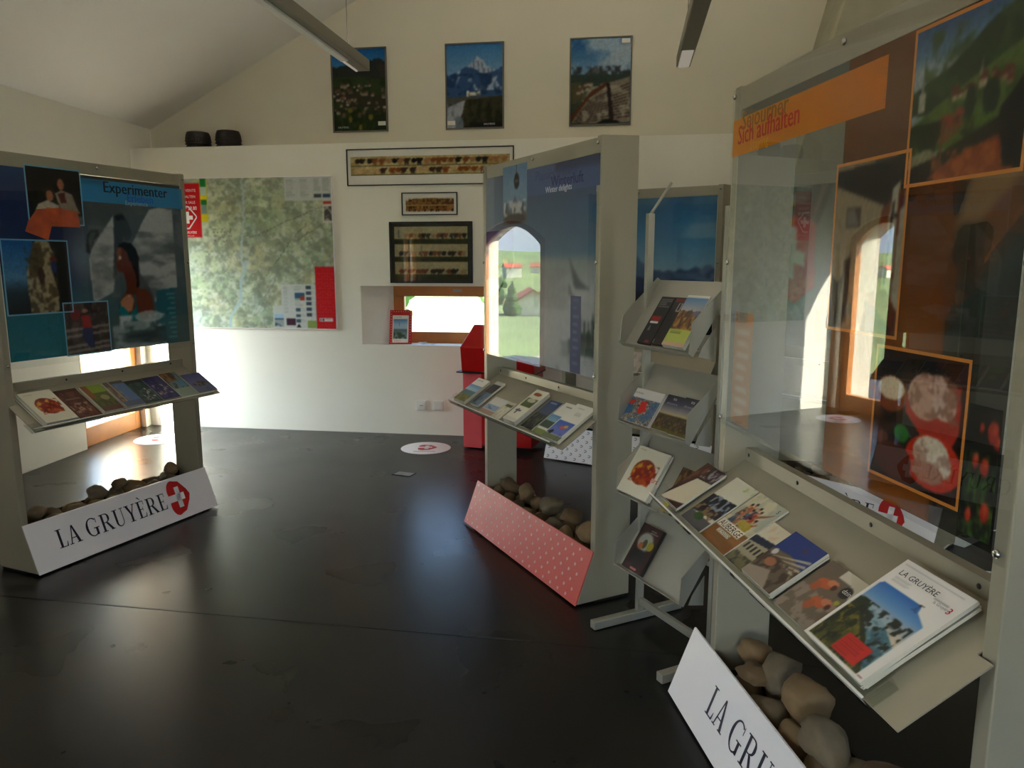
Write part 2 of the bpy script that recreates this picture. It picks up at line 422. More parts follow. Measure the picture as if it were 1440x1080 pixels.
# gable wall above and behind
EZ, RK_, RX = 2.80, .505, 3.6
def rake(x): return EZ+(x+.56)*RK_ if x < RX else EZ+(RX+.56)*RK_-(x-RX)*RK_
mb = MB()
def gab(pts): mb.prism(pts, .35, .6, 'y', 'plaster_gable')
gab([(-.56, 2.4), (nx0, 2.4), (nx0, rake(nx0)), (-.56, EZ)]); gab([(nx0, 2.4), (nx1, 2.4), (nx1, rake(nx1)), (nx0, rake(nx0))])
gab([(nx1, 2.4), (7.76, 2.4), (7.76, EZ), (RX, rake(RX)), (nx1, rake(nx1))])
structure(mb.build('wall_gable', M=BW))
# left wall: x along the wall, opening .02 - .90 for the arched window
mb = MB(); T = .42; HW = 2.9
wx0, wx1, spring, rise = .03, .90, 1.80, .20
def arch(xa, xb, zs, r, n=12): return [(xa+(xb-xa)*i/n, zs+r*(1-((2*i/n-1)**2))) for i in range(n+1)]
WL = [(-7.0, -6.1)]  # opening out of view near the camera, added for fill light
xe_ = -9.8
for v0_, v1_ in WL:
    mb.box(xe_, 0, 0, v0_, T, HW, 'plaster_wall'); mb.box(v0_, 0, 0, v1_, T, .70, 'plaster_wall'); mb.box(v0_, 0, 2.1, v1_, T, HW, 'plaster_wall'); xe_ = v1_
mb.box(xe_, 0, 0, wx0, T, HW, 'plaster_wall'); mb.box(wx1, 0, 0, 1.36, T, HW, 'plaster_wall')
top = arch(wx0, wx1, spring, rise)
for i in range(12):
    (xa, za), (xb, zb) = top[i], top[i+1]
    mb.prism([(xa, za), (xb, zb), (xb, HW), (xa, HW)], 0, T, 'y', 'plaster_wall')
# the outer half of the opening is old rough plaster
structure(mb.build('wall_left', M=LW))
mb = MB()
mb.box(-5.7, T, -.6, wx0+.0, T+.03, HW, 'rough_plaster'); mb.box(wx1, T, -.6, 1.5, T+.03, HW, 'rough_plaster')
mb.box(wx1-.004, .13, 0, wx1, T+.03, spring, 'rough_plaster'); mb.box(wx0, .13, 0, wx0+.004, T+.03, spring, 'rough_plaster')
for i in range(12):
    (xa, za), (xb, zb) = top[i], top[i+1]
    mb.prism([(xa, za), (xb, zb), (xb, HW), (xa, HW)], T, T+.03, 'y', 'rough_plaster')
    mb.prism([(xa, za-.004), (xb, zb-.004), (xb, zb), (xa, za)], .13, T+.03, 'y', 'rough_plaster')
mb.box(wx0, .13, -.02, wx1, T+.03, .012, 'rough_plaster')
structure(mb.build('trim_2', M=LW))
# ceiling: left and right slopes
def Wp(x, y, z): return BW @ Vector((x, y, z))
mb = MB()
eb = Vector((-3.45, 7.41, EZ)); ef = LW @ Vector((-9.8, 0, 2.74)); rb = Wp(RX, .6, rake(RX)); rf = rb+Vector((-.150*-11, -.989*11, 0))*1
ridge_f = rb+Vector((-1.0, -11.2, 0)); ebk = Wp(-.56, .6, EZ)
up = Vector((0, 0, .18))
def slab(P, mat='plaster_ceiling'):
    mb.add([tuple(p) for p in P]+[tuple(p+up) for p in P], [(3, 2, 1, 0), (4, 5, 6, 7), (0, 1, 5, 4), (1, 2, 6, 5), (2, 3, 7, 6), (3, 0, 4, 7)], mat)
out_l = Vector((-.5, 0, -.25))
slab([ebk+out_l*0, rb, ridge_f, ef])
erk = Wp(7.76, .6, EZ); erf = erk+Vector((-1.0, -11.2, 0))
slab([rb, erk, erf, ridge_f])
ceil_ = structure(mb.build('ceiling'))
from mathutils.bvhtree import BVHTree
CEIL = BVHTree.FromPolygons([v.co.copy() for v in ceil_.data.vertices], [tuple(q.vertices) for q in ceil_.data.polygons])
# right and rear walls, each with an unseen window opening added for daylight
RWX = 4.62
RW = FR(*(Wp(7.66, .0, 0)[:2]), 0, 264.9)     # heading back towards the camera side, y to the outside?
mb = MB()
# local x runs from the back corner towards the rear; room lies on the -y side
Lr = 10.4; o0, o1, oz0, oz1 = 6.0, 8.2, .80, 2.15
mb.box(-.4, 0, 0, o0, .3, 2.95, 'plaster_wall'); mb.box(o1, 0, 0, Lr, .3, 2.95, 'plaster_wall')
mb.box(o0, 0, 0, o1, .3, oz0, 'plaster_wall'); mb.box(o0, 0, oz1, o1, .3, 2.95, 'plaster_wall')
structure(mb.build('wall_right', M=RW))
RR = FR(-4.6, -3.6, 0, 0)
mb = MB(); q0, q1, qz1 = 3.0, 4.2, 2.10
mb.box(0, -.3, 0, q0, 0, 5.4, 'plaster_wall'); mb.box(q1, -.3, 0, 9.2, 0, 5.4, 'plaster_wall'); mb.box(q0, -.3, qz1, q1, 0, 5.4, 'plaster_wall'); mb.box(q0, -.3, 0, q1, 0, .25, 'plaster_wall')
structure(mb.build('wall_rear', M=RR))

def rect_window(name, M, x0, z0, x1, z1, y0, th, w, mull, lab):
    mb = MB()
    mb.box(x0, y0, z0, x1, y0+th, z0+w, 'wood'); mb.box(x0, y0, z1-w, x1, y0+th, z1, 'wood')
    mb.box(x0, y0, z0+w, x0+w, y0+th, z1-w, 'wood'); mb.box(x1-w, y0, z0+w, x1, y0+th, z1-w, 'wood')
    for k in range(1, mull): xm = x0+(x1-x0)*k/mull; mb.box(xm-w/2, y0, z0+w, xm+w/2, y0+th, z1-w, 'wood')
    r = structure(mb.build(name, M=M, bevel=.004), lab)
    g = MB(); g.box(x0+w, y0+th*.5, z0+w, x1-w, y0+th*.5+.006, z1-w, 'window_glass'); g.build('window_pane', r)
    return r
# niche window: outer frame plus glazed sash
r = rect_window('window_2', BW, nx0+.235, nz0, nx1-.235, nz1, .215, .06, .10, 1, 'low oblong wooden window in the wall niche')
h = MB(); h.box(2.42, .20, 1.285, 2.50, .216, 1.31, 'aluminium'); h.tube([(2.44, .205, 1.298), (2.44, .185, 1.298)], .008, 'aluminium'); h.build('window_latch', r)
rect_window('window_3', RW, o0, oz0, o1, oz1, .1, .07, .08, 3, None)  # unseen window on the right, added to let fill light in
rect_window('window_4', RR, q0, .25, q1, qz1, -.2, .07, .08, 2, None)  # unseen window behind the camera, added for fill light
for k, (v0_, v1_) in enumerate(WL): rect_window('window_%d' % (5+k), LW, v0_, .70, v1_, 2.1, .06, .07, .08, 2, None)  # unseen left window, added to brighten ceiling and room
# tall arched window (frame, glass, handle)
mb = MB(); fw = .085; fy0, fy1 = .05, .12
mb.box(wx0, fy0, .0, wx0+fw, fy1, spring, 'wood'); mb.box(wx1-fw, fy0, .0, wx1, fy1, spring, 'wood')
mb.box(wx0+fw, fy0, .0, wx1-fw, fy1, .16, 'wood')
inn = arch(wx0+fw, wx1-fw, spring-.06, rise)
tp = arch(wx0, wx1, spring, rise)
for i in range(12): mb.prism([inn[i], inn[i+1], tp[i+1], tp[i]], fy0, fy1, 'y', 'wood')
aw = structure(mb.build('window_1', M=LW, bevel=.003), 'tall arched wooden window at the left end')
g = MB(); g.prism([(wx0+fw, .16), (wx1-fw, .16)]+inn[::-1], .084, .09, 'y', 'window_glass'); g.build('window_pane', aw)
g = MB(); g.box(wx1-.06, .03, 1.0, wx1-.035, .05, 1.12, 'aluminium'); g.tube([(wx1-.048, .035, 1.08), (wx1-.048, .0, 1.08), (wx1-.048, -.005, .98)], .007, 'aluminium'); g.build('window_handle', aw)
# battered stone pier on the right of the back wall
mb = MB()
def pier(xl0, xl1, xr): return [(xl0, 0), (xr, 0), (xr, 4.6), (xl1, 4.6)]
mb.prism([(4.66, 0), (6.6, 0), (6.6, 3.38), (5.59, 3.9)], -.45, .35, 'y', 'pier_stone')
structure(mb.build('wall_pier', M=BW))

# ------------------------------------------------------------------ ceiling lamps
def ceiling_lamp(x, y, z, side, lab):
    """long suspended profile lamp, its far end at x,y; runs back towards the camera"""
    M = FR(x, y, z, -8.63)
    r = empty('linear_lamp', lab, 'lamp', M, 'linear lamps hung over the room')
    L = 4.2
    m = MB(); m.box(-.045, -L, 0, .045, 0, .07, 'lamp_side'); m.build('lamp_housing', r, bevel=.004)
    m = MB(); m.box(-.032, -L+.05, .0702, .032, -.05, .073, 'uplight_glow'); m.build('added_uplight', r)  # unseen glowing strip, added to light the ceiling and upper walls
    m = MB()
    if side > 0: m.box(-.040, -L+.02, -.012, .006, -.30, .001, 'lamp_white')
    else: m.box(-.040, -L+.02, -.006, .040, -.42, .001, 'lamp_side')
    m.build('lower_cover', r)
    m = MB()
    if side > 0:
        m.box(-.041, -.30, -.008, -.028, -.03, .001, 'lamp_louvre')
    else:
        for k in range(15): m.box(-.034, -.40+k*.026, -.008, .034, -.385+k*.026, .001, 'lamp_louvre')
    m.build('louvre', r)
    for yy in (-.28, -3.7):
        w = MB(); w.tube([(.0, yy, .07), (.0, yy, .085)], .008, 'aluminium')
        zt_ = 1.75 if side > 0 else 2.05
        w.tube([(0, yy, .08), (0, yy, cz(M @ Vector((0, yy, 0)))-z)], .0018, 'metal_dark', n=5); w.build('suspension_wire', r)
def cz(p):
    """height of the ceiling underside over a point"""
    hit = CEIL.ray_cast(Vector((p.x, p.y, 2.9)), Vector((0, 0, 1)))
    return (hit[0].z if hit[0] else 4.0)-.004
ceiling_lamp(-.985, 5.22, 2.80, 1, 'long pale suspended lamp nearer the left eaves, in front of the village poster')
ceiling_lamp(1.11, 5.11, 2.80, -1, 'long dark suspended lamp with a ribbed louvre end, right of the three posters')

# ------------------------------------------------------------------ small things of the room
def disc(x, y, rot, lab):
    M = FR(x, y, .0012, rot); m = MB(); m.lathe([(0.0001, .0), (.21, .0), (.208, .0012), (0.0001, .0012)], 'white_panel', n=48)
    o = m.build('floor_sticker', M=M); tag(o, lab, 'sticker', 'round floor stickers')
    g = MB(); pointer_heart(g, -.07, -.085, .17, .19, None, z=.0022)
    g.box(-.09, -.125, .0014, .09, -.115, .0018, 'grey_ink')
    g.build('emblem', o)
disc(-.728, 6.145, 0, 'round white floor sticker with red heart cross before the niche window')
disc(-3.13, 6.47, 20, 'round white floor sticker by the tall arched window, behind the blue display')
m = MB(); m.box(-.075, -.05, 0, .075, .05, .003, 'metal_dark'); m.box(-.066, -.041, .003, .066, .041, .0036, 'aluminium')
o = m.build('floor_outlet', M=FR(-.80, 5.36, 0, -22)); tag(o, 'small rectangular floor outlet cover set in the concrete', 'outlet')
m = MB(); m.box(-.03, -.03, .003, .0, .0, .005, 'aluminium'); m.build('cable_flap', o)
for x_, lab, sw in ((2.117, 'white wall socket with outlet holes, left of the pair under the niche', 0), (2.276, 'plain white wall switch plate, right of the pair under the niche', 1)):
    m = MB(); m.box(0, -.012, .225, .092, 0, .318, 'plastic_white'); o = m.build('wall_socket' if not sw else 'wall_switch', M=BW @ Matrix.Translation((x_, 0, 0)), bevel=.004)
    tag(o, lab, 'socket' if not sw else 'switch')
    g = MB(); g.box(.012, -.016, .237, .080, -.012, .306, 'plastic_white')
    if not sw:
        for dx in (-.012, 0, .012): g.tube([(.046+dx, -.0162, .272), (.046+dx, -.0175, .272)], .004, 'plastic_black')
    g.build('face_plate', o, bevel=.002)
# cow-bell-like dark woven pots on the ledge
def pot(x, z, r, hgt, lab):
    M = BW @ Matrix.Translation((x, .17, 2.575))
    pr = [(0.001, 0), (r*.72, 0), (r*.80, .01), (r*.95, hgt*.3), (r, hgt*.55), (r*.96, hgt*.8), (r*.86, hgt), (r*.78, hgt), (r*.86, hgt*.75), (r*.8, hgt*.2), (0.001, hgt*.12)]
    m = MB(); m.lathe(pr, 'basket'); o = m.build('woven_pot', M=M); tag(o, lab, 'pot', 'dark woven pots on the ledge')
    g = MB()
    for k in range(5):
        zz = hgt*(.12+k*.18); rr = r*(.86+.14*math.sin(math.pi*min(1, (zz/hgt+.1))))
        g.tube([(rr*math.cos(a), rr*math.sin(a), zz) for a in [i*math.pi/12 for i in range(25)]], .005, 'basket', n=6, cap=False)
    g.build('woven_hoop', o)
pot(.045, 0, .112, .150, 'dark woven pot on the ledge, the left one of the pair')
pot(.343, 0, .113, .155, 'dark woven pot on the ledge, the right one of the pair')

# ------------------------------------------------------------------ pictures on the walls
def framed(name, M, w, h, cv, frame_mat, fw_, lab, cat, mat_m=None, pic=None, texts=(), depth=.022, glass=False, stickers=()):
    """hung picture: M has x right, y up, z out of the wall, origin at its lower left corner"""
    r = empty(name, lab, cat, M)
    m = MB()
    m.box(0, 0, 0, w, fw_, depth, frame_mat); m.box(0, h-fw_, 0, w, h, depth, frame_mat)
    m.box(0, fw_, 0, fw_, h-fw_, depth, frame_mat); m.box(w-fw_, fw_, 0, w, h-fw_, depth, frame_mat)
    m.box(fw_, fw_, 0, w-fw_, h-fw_, depth*.4, mat_m or frame_mat)
    m.build('picture_frame', r, bevel=.0015)
    if pic is None: pic = (fw_, fw_, w-fw_, h-fw_)
    painted('picture', cv, pic[2]-pic[0], pic[3]-pic[1], r, None, 'print_poster', texts, z=depth*.4+.002, x=pic[0], y=pic[1])
    if glass:
        g = MB(); g.box(fw_, fw_, depth*.8, w-fw_, h-fw_, depth*.9, 'window_glass'); g.build('glass', r)
    for (u, v, sw, sh) in stickers:
        g = MB(); g.box(u*w, (1-v)*h-sh, depth*.92, u*w+sw, (1-v)*h, depth*.92+.001, 'paper'); g.build('price_sticker', r)
    return r
# matrix of the back wall turned upright: x along, y up, z to the room
UP = Matrix(((1, 0, 0, 0), (0, 0, -1, 0), (0, 1, 0, 0), (0, 0, 0, 1)))
def onwall(x, z, off=0.): return BW @ Matrix.Translation((x, -off, z)) @ UP

def cv_village():
    c = Cv(70, 100).grad([(0, (.10, .36, .60)), (.3, (.22, .48, .68))])
    c.ridge(.17, .10, (.16, .17, .16), 3, 3, tilt=-.07); c.tex((.24, .20, .16), 9, 5, .5, .7, .6, v0=.2, v1=.45)
    c.ridge(.36, .05, (.18, .24, .12), 8, 4); c.tex((.12, .17, .08), 12, 9, v0=.36)
    c.poly([(.0, .48), (.5, .52), (1, .60), (1, .93), (.45, .72), (0, .62)], (.20, .19, .14))
    c.roofs(60, 4, 0, .42, 1, .80, .055, [(.50, .47, .41), (.62, .59, .52), (.36, .32, .27)], [(.34, .22, .16), (.40, .29, .22), (.22, .17, .14)])
    c.tex((.10, .15, .06), 10, 14, .42, .55, .8, v0=.72); c.dots(9, [(.45, .40, .14), (.16, .22, .08)], .04, 3, .2, .7, .7, .98)
    return c.grain(.12)
def cv_winter():
    c = Cv(70, 100).grad([(0, (.20, .42, .62)), (.35, (.42, .58, .72))])
    m = c.peak(.56, .15, .5, .62, (.62, .66, .72), 2, .05); c.tex((.34, .40, .50), 16, 7, .48, .6, .8, v0=.2, v1=.5, sx=2.2, mask=m)
    m = c.ridge(.33, .09, (.18, .30, .46), 5, 3); c.tex((.70, .73, .78), 7, 21, .56, .66, .8, v0=.28, v1=.55, mask=m)
    c.tex((.10, .20, .34), 9, 22, .5, .6, .8, v0=.35, v1=.6)
    c.ridge(.62, .02, (.30, .30, .26), 6, 5); c.poly([(.3, .66), (1, .62), (1, 1), (.2, 1)], (.22, .21, .14)); c.tex((.14, .14, .09), 12, 5, v0=.66)
    c.poly([(0, .75), (.33, .66), (.28, .82), (.16, 1), (0, 1)], (.62, .64, .68)); c.tex((.40, .44, .48), 9, 8, v0=.68, u1=.3)
    c.rect(.36, .555, .40, .62, (.85, .83, .76)); c.rect(.40, .575, .60, .61, (.82, .80, .72)); c.rect(.56, .56, .6, .6, (.8, .78, .7)); c.tex((.2, .18, .15), 20, 2, .5, .6, .7, u0=.38, v0=.56, u1=.6, v1=.61)
    c.rect(.4, .93, .98, .985, (.10, .10, .08))
    return c.grain(.1)
def cv_roofview():
    c = Cv(70, 100).grad([(0, (.14, .34, .54)), (.45, (.46, .60, .70))])
    c.tex((.62, .70, .76), 3, 31, .45, .62, .9, v1=.42, sx=.6); c.poly([(.45, .3), (1, .0), (1, .18), (.6, .38)], (.62, .66, .70), .5)
    c.peak(.42, .30, .52, .4, (.34, .36, .36), 5, .05); c.tex((.22, .24, .25), 14, 3, v0=.32, v1=.48)
    c.ridge(.42, .02, (.20, .26, .22), 8, 4); c.tex((.32, .30, .20), 10, 11, v0=.5, v1=.75); c.roofs(14, 9, .1, .52, .6, .62, .05, [(.62, .58, .5)], [(.4, .3, .24)])
    c.poly([(.02, .98), (.30, .66), (.62, .52), (.98, .45), (.98, .98)], (.50, .46, .40))
    for k in range(11):
        t = k/11; c.poly([(.05+t*.25, .97-t*.28), (.98, .90-t*.42), (.98, .915-t*.42), (.05+t*.25, .985-t*.28)], (.26, .22, .19))
    c.tex((.68, .66, .60), 16, 6, .5, .62, .6, .2, .55, 1, .97, sx=.5)
    c.poly([(.0, .90), (.36, .60), (.62, .50), (.64, .53), (.3, .70), (.02, .97)], (.34, .20, .12))
    c.poly([(.60, .52), (.655, .52), (.74, .97), (.66, .97)], (.16, .12, .11)); c.poly([(.46, .97), (.6, .94), (.78, .95), (.84, .98), (.46, .98)], (.08, .07, .06))
    return c.grain(.12)
UWO = .35
def upper(x, z): return BW @ Matrix.Translation((x, UWO, z)) @ UP
framed('framed_poster', upper(1.285, 2.722), .52, .725, cv_village(), 'grey_frame', .012, 'framed poster of a village among dark green hills, left of three', 'poster', stickers=((.83, .88, .07, .035),), texts=(('GRUYÈRES', .07, .965, .022, (.7, .7, .68)),))
framed('framed_poster', upper(2.343, 2.722), .525, .725, cv_winter(), 'grey_frame', .012, 'framed poster of a white winter peak over a castle, middle of three', 'poster', stickers=((.03, .90, .07, .035),), texts=(('GRUYÈRES', .66, .97, .022, (.8, .8, .78)),))
framed('framed_poster', upper(3.443, 2.722), .532, .725, cv_roofview(), 'grey_frame', .012, 'framed poster of a shingled roof below a rocky peak, right of three', 'poster', stickers=((.83, .03, .07, .035),))
def herd(c, v, n, seed, sz, u0=.02, u1=.98, cols=((.22, .15, .10), (.46, .26, .12), (.10, .08, .07), (.60, .42, .26))):
    r = random.Random(seed)
    for k in range(n):
        u = u0+(u1-u0)*(k+.5+r.uniform(-.2, .2))/n; w = (u1-u0)/n*.42; col = r.choice(cols)
        c.ell(u, v, w, sz, col); c.ell(u+w*1.1, v-sz*.6, w*.35, sz*.5, col)
        for q in (-.6, -.3, .3, .6): c.rect(u+w*q-w*.07, v+sz*.4, u+w*q+w*.07, v+sz*1.7, col)
    return c
def cv_strip2():
    c = Cv(190, 34, (.72, .66, .48))
    c.tex((.58, .50, .30), 5, 3, .4, .6, .7, sx=5); c.rect(0, .46, 1, .53, (.42, .38, .24)); herd(c, .25, 24, 2, .13); herd(c, .72, 22, 5, .12, cols=((.5, .26, .1), (.2, .14, .1), (.72, .6, .42)))
    c.rect(0, .93, 1, 1, (.40, .38, .2)); return c.grain(.2)
def cv_alp():
    c = Cv(90, 30, (.78, .76, .70)); c.poly([(.0, .95), (.02, .3), (.12, .12), (.5, .06), (.9, .12), (1, .4), (1, .95)], (.52, .38, .18))
    c.tex((.30, .20, .12), 8, 4, v0=.1, v1=.5, sx=3); c.rect(.02, .5, 1, .56, (.62, .52, .3)); herd(c, .68, 22, 7, .08); herd(c, .88, 24, 8, .07); return c.grain(.15)
def cv_herds():
    c = Cv(110, 84, (.30, .14, .09))
    for k, v0 in enumerate((.0, .335, .67)):
        c.rect(0, v0, 1, v0+.32, (.66, .60, .47)); c.rect(0, v0+.235, 1, v0+.32, (.20, .22, .09)); c.tex((.13, .16, .06), 14, k, v0=v0+.235, v1=v0+.32, sx=2)
        herd(c, v0+.175, 14 if k < 2 else 9, k+11, .042, .06 if k else .14, .98, cols=((.18, .12, .09), (.44, .22, .10), (.08, .07, .06), (.62, .5, .36)))
    c.rect(.055, .07, .075, .21, (.35, .38, .40)); c.rect(.36, .36, .385, .53, (.42, .46, .42)); return c.grain(.15)
framed('framed_picture', onwall(1.534, 2.210), 1.475, .31, cv_strip2(), 'black_frame', .008, 'very wide framed print of two rows of cattle on white mount', 'picture', 'mat_white', (.035, .087, 1.44, .245))
framed('framed_picture', onwall(2.022, 1.955), .495, .192, cv_alp(), 'black_frame', .008, 'smallest framed print, brown alpine cattle scene under the wide one', 'picture', 'mat_white', (.035, .028, .465, .150))
framed('framed_picture', onwall(1.903, 1.37), .745, .53, cv_herds(), 'black_frame', .012, 'dark framed print of three cattle rows above the niche window', 'picture', 'black_frame', (.045, .035, .70, .488), glass=True)
# relief map panel
def cv_map():
    c = Cv(230, 214, (.68, .72, .60))
    c.tex((.60, .67, .54), 4, 2, .40, .66, .9); c.tex((.70, .69, .54), 6, 12, .42, .66, .8); c.tex((.66, .75, .72), 4, 5, .40, .65, .8, u1=.55, v0=.3); c.tex((.76, .82, .66), 8, 33, .5, .66, .6, u1=.6)
    c.tex((.50, .54, .44), 13, 7, .46, .66, .6, u0=.35, sx=1.3); c.tex((.42, .47, .42), 30, 15, .50, .64, .55); c.tex((.84, .86, .80), 28, 16, .52, .66, .5); c.tex((.50, .52, .48), 44, 17, .52, .62, .4)
    for k in range(5):
        u = .44; pts = []
    r = random.Random(5)
    def river(u, v, du, dv, n, col, wd):
        nonlocal c
        for _ in range(n):
            c.ell(u, v, wd, wd*1.1, col, .8); u += du+r.uniform(-.006, .006); v += dv+r.uniform(-.004, .004)
    river(.42, .02, .0002, .008, 70, (.66, .72, .72), .008); river(.43, .55, -.0025, .008, 55, (.62, .72, .74), .009)
    river(.44, .40, .009, -.004, 55, (.36, .36, .32), .0035); river(.56, .64, .007, -.008, 40, (.32, .34, .32), .0035); river(.75, .42, .008, -.004, 30, (.38, .38, .34), .003)
    river(.48, .9, .006, -.008, 45, (.44, .46, .42), .003); c.dots(40, [(.46, .38, .38)], .004, 4, .22, .33, .34, .42)
    # panels
    P = (.74, .76, .74); T = (.45, .47, .46)
    c.rect(.70, .0, 1, .155, P); 
    for u0, u1 in ((.71, .77), (.80, .86)): c.lines(u0, .02, u1, .14, 9, T, .35, 3)
    c.lines(.885, .012, .935, .10, 9, T, .5, 4); c.lines(.945, .012, .99, .10, 9, T, .5, 5); c.rect(.886, .11, .935, .137, (.26, .30, .30)); c.rect(.945, .11, .992, .137, (.18, .26, .36))
    c.rect(.94, .155, 1, .30, (.80, .78, .74)); c.rect(.945, .160, .995, .178, (.66, .24, .16)); c.rect(.95, .19, .995, .285, (.28, .28, .26)); c.tex((.70, .66, .62), 30, 4, .5, .55, .8, .95, .19, .995, .285)
    c.rect(.585, .845, .69, 1, P); c.rect(.65, .70, .87, 1, P); c.rect(.595, .90, .655, .985, (.24, .32, .36)); c.rect(.595, .90, .655, .93, (.6, .72, .82)); c.tex((.7, .72, .7), 20, 9, .5, .56, .7, .595, .94, .655, .985)
    c.lines(.66, .715, .70, .90, 16, T, .3, 7); c.lines(.73, .715, .78, .75, 3, T, .5, 2)
    c.rect(.735, .758, .80, .81, (.20, .34, .46)); c.rect(.77, .78, .80, .81, (.60, .22, .14)); c.rect(.735, .795, .77, .81, (.55, .62, .52)); c.lines(.735, .82, .79, .85, 3, T, .4, 1)
    for v in (.862, .90, .935): c.rect(.738, v, .77, v+.022, (.25, .34, .40)); c.lines(.775, v, .80, v+.02, 2, T, .35, 1)
    c.poly([(.74, .99), (.755, .965), (.77, .99)], (.12, .12, .12))
    for k in range(6): c.rect(.808, .712+k*.036, .842, .735+k*.036, (.20+.03*(k % 3), .28, .34)); c.lines(.848, .712+k*.036, .865, .733+k*.036, 2, T, .35, 1)
    c.rect(.675, .93, .735, .975, (.26, .14, .20)); c.rect(.812, .945, .868, .993, (.50, .60, .30))
    # red strip with dots
    c.rect(.873, .585, 1, 1, (.74, .07, .10))
    for i in range(34):
        for j in range(11):
            c.ell(.8785+j*.0118+(i % 2)*.0059, .592+i*.0122, .0017, .0019, (.90, .55, .52), .75)
    c.rect(.89, .925, .98, .947, (.86, .80, .80)); c.ell(.90, .937, .006, .007, (.3, .3, .32)); c.ell(.916, .936, .006, .007, (.1, .1, .12)); c.lines(.925, .930, .972, .944, 2, (.35, .35, .4), .6, 2)
    # sale strip at the upper left
    c.rect(.0, .035, .145, .39, (.76, .07, .10)); c.rect(.145, .0, .19, .285, (.80, .74, .12)); c.rect(.148, .0, .188, .055, (.10, .48, .22)); c.rect(.148, .055, .188, .11, (.70, .78, .72)); c.rect(.148, .14, .188, .175, (.12, .46, .2)); c.rect(.148, .175, .188, .235, (.48, .58, .58)); c.rect(.148, .11, .188, .14, (.88, .82, .10))
    return c.grain(.05)
mapw, maph = 1.465, 1.35
mr = empty('relief_map', 'large relief map panel with red dotted corner strip on the wall', 'map', onwall(-.075, .95, .0))
m = MB(); m.box(0, 0, .0, mapw, maph, .018, 'white_panel'); m.build('backing_board', mr)
mm = painted('map_print', cv_map(), mapw-.01, maph-.01, mr, None, 'print_poster', z=.0195, x=.005, y=.005, texts=(
    ('EN VENTE', .012, .085, .034, (.9, .88, .88)), ('ERHALTEN', .006, .125, .032, (.9, .88, .88)), ('FOR SALE', .016, .163, .032, (.9, .88, .88)), ('CHF 29.80', .0, .205, .046, (.96, .96, .96), 0, .85),
    ('LA GRUYÈRE', .008, .362, .030, (.92, .9, .9), 0, .85), ('RAREMENT LOIN', .010, .381, .015, (.85, .8, .8))))
g = MB(); H6 = [(.04, .92), (.10, .96), (.17, .885), (.17, .87), (.10, .80), (.04, .84)]
ringp = [(.02, 1.10), (.09, 1.10), (.165, 1.015), (.165, 1.0), (.09, .905), (.02, .905)]
for i in range(len(ringp)-1):
    a1, b1 = Vector(ringp[i]), Vector(ringp[i+1]); dd = (b1-a1).normalized(); nn = Vector((-dd.y, dd.x))*.006
    g.add([(a1.x-nn.x, a1.y-nn.y, .0208), (b1.x-nn.x, b1.y-nn.y, .0208), (b1.x+nn.x, b1.y+nn.y, .0208), (a1.x+nn.x, a1.y+nn.y, .0208)], [(3, 2, 1, 0), (0, 1, 2, 3)], 'white_ink')
g.poly(R4(.02, .985, .13, 1.02), .0208, 'white_ink'); g.poly(R4(.062, .95, .095, 1.055), .0209, 'white_ink')
g.build('cross_emblem', mr)

# ------------------------------------------------------------------ on the window sill
def A4ish(): pass
hr = empty('brochure_holder', 'red dotted card holder standing on the niche sill', 'holder', BW @ Matrix.Translation((1.85, .07, .817)) @ Matrix.Rotation(math.radians(4), 4, 'Z'))
tl = math.radians(12)
HM = Matrix.Rotation(-tl, 4, 'X')
m = MB(); m.box(0, .0, 0, .205, .006, .31, 'red_ink', HM); 
for i in range(13):
    for j in range(9): 
        if i > 1 and i < 12 and 0 < j < 8: continue
        m.box(.012+j*.022, -.0008, .012+i*.0235, .017+j*.022, 0, .017+i*.0235, 'white_ink', HM)
m.build('back_card', hr)
m = MB(); m.prism([(.006, 0), (.10, 0), (.02, .2)], .09, .094, 'x', 'red_ink'); m.build('strut', hr)
m = MB(); m.box(.0, -.02, 0, .205, .0, .01, 'red_ink', HM); m.build('ledge', hr)
def cv_lake(w=40, h=56):
    c = Cv(w, h, (.90, .89, .86)); c.grad([(0, (.30, .50, .72)), (.5, (.62, .74, .82))], .08, .92, .14, .55); c.rect(.08, .5, .92, .62, (.34, .44, .46)); c.rect(.08, .60, .92, .86, (.20, .28, .22)); c.tex((.45, .55, .55), 12, 3, v0=.6, v1=.86, u0=.08, u1=.92)
    return c
br_ = empty('brochure', 'white brochure with lake picture standing in the red sill holder', 'brochure', BW @ Matrix.Translation((1.85, .07, .817)) @ Matrix.Rotation(math.radians(4), 4, 'Z') @ HM)
m = MB(); m.box(.03, -.016, .012, .175, -.002, .26, 'paper'); m.build('pages', br_)
painted('cover', cv_lake(), .145, .248, br_, Matrix.Translation((.03, -.0165, .012)) @ Matrix.Rotation(math.radians(90), 4, 'X'), 'print_gloss', (('LA GRUYÈRE', .1, .08, .012, (.2, .2, .25)), ('la Gruyère', .12, .95, .016, (.7, .1, .1))))
m = MB(); m.box(0, 0, 0, .16, .10, .0015, 'paper'); m.box(.02, .02, .0016, .14, .08, .0018, 'paper_grey'); tag(m.build('leaflet', M=BW @ Matrix.Translation((2.13, .03, .8175))), 'thin white leaflet lying flat on the niche sill', 'leaflet')
m = MB(); m.box(0, 0, 0, .07, .05, .012, 'plastic_white'); m.box(.01, .01, .012, .05, .03, .015, 'paper_grey'); tag(m.build('card_box', M=BW @ Matrix.Translation((2.10, .15, .8175)), bevel=.002), 'tiny white card box on the sill beside the red holder', 'box')

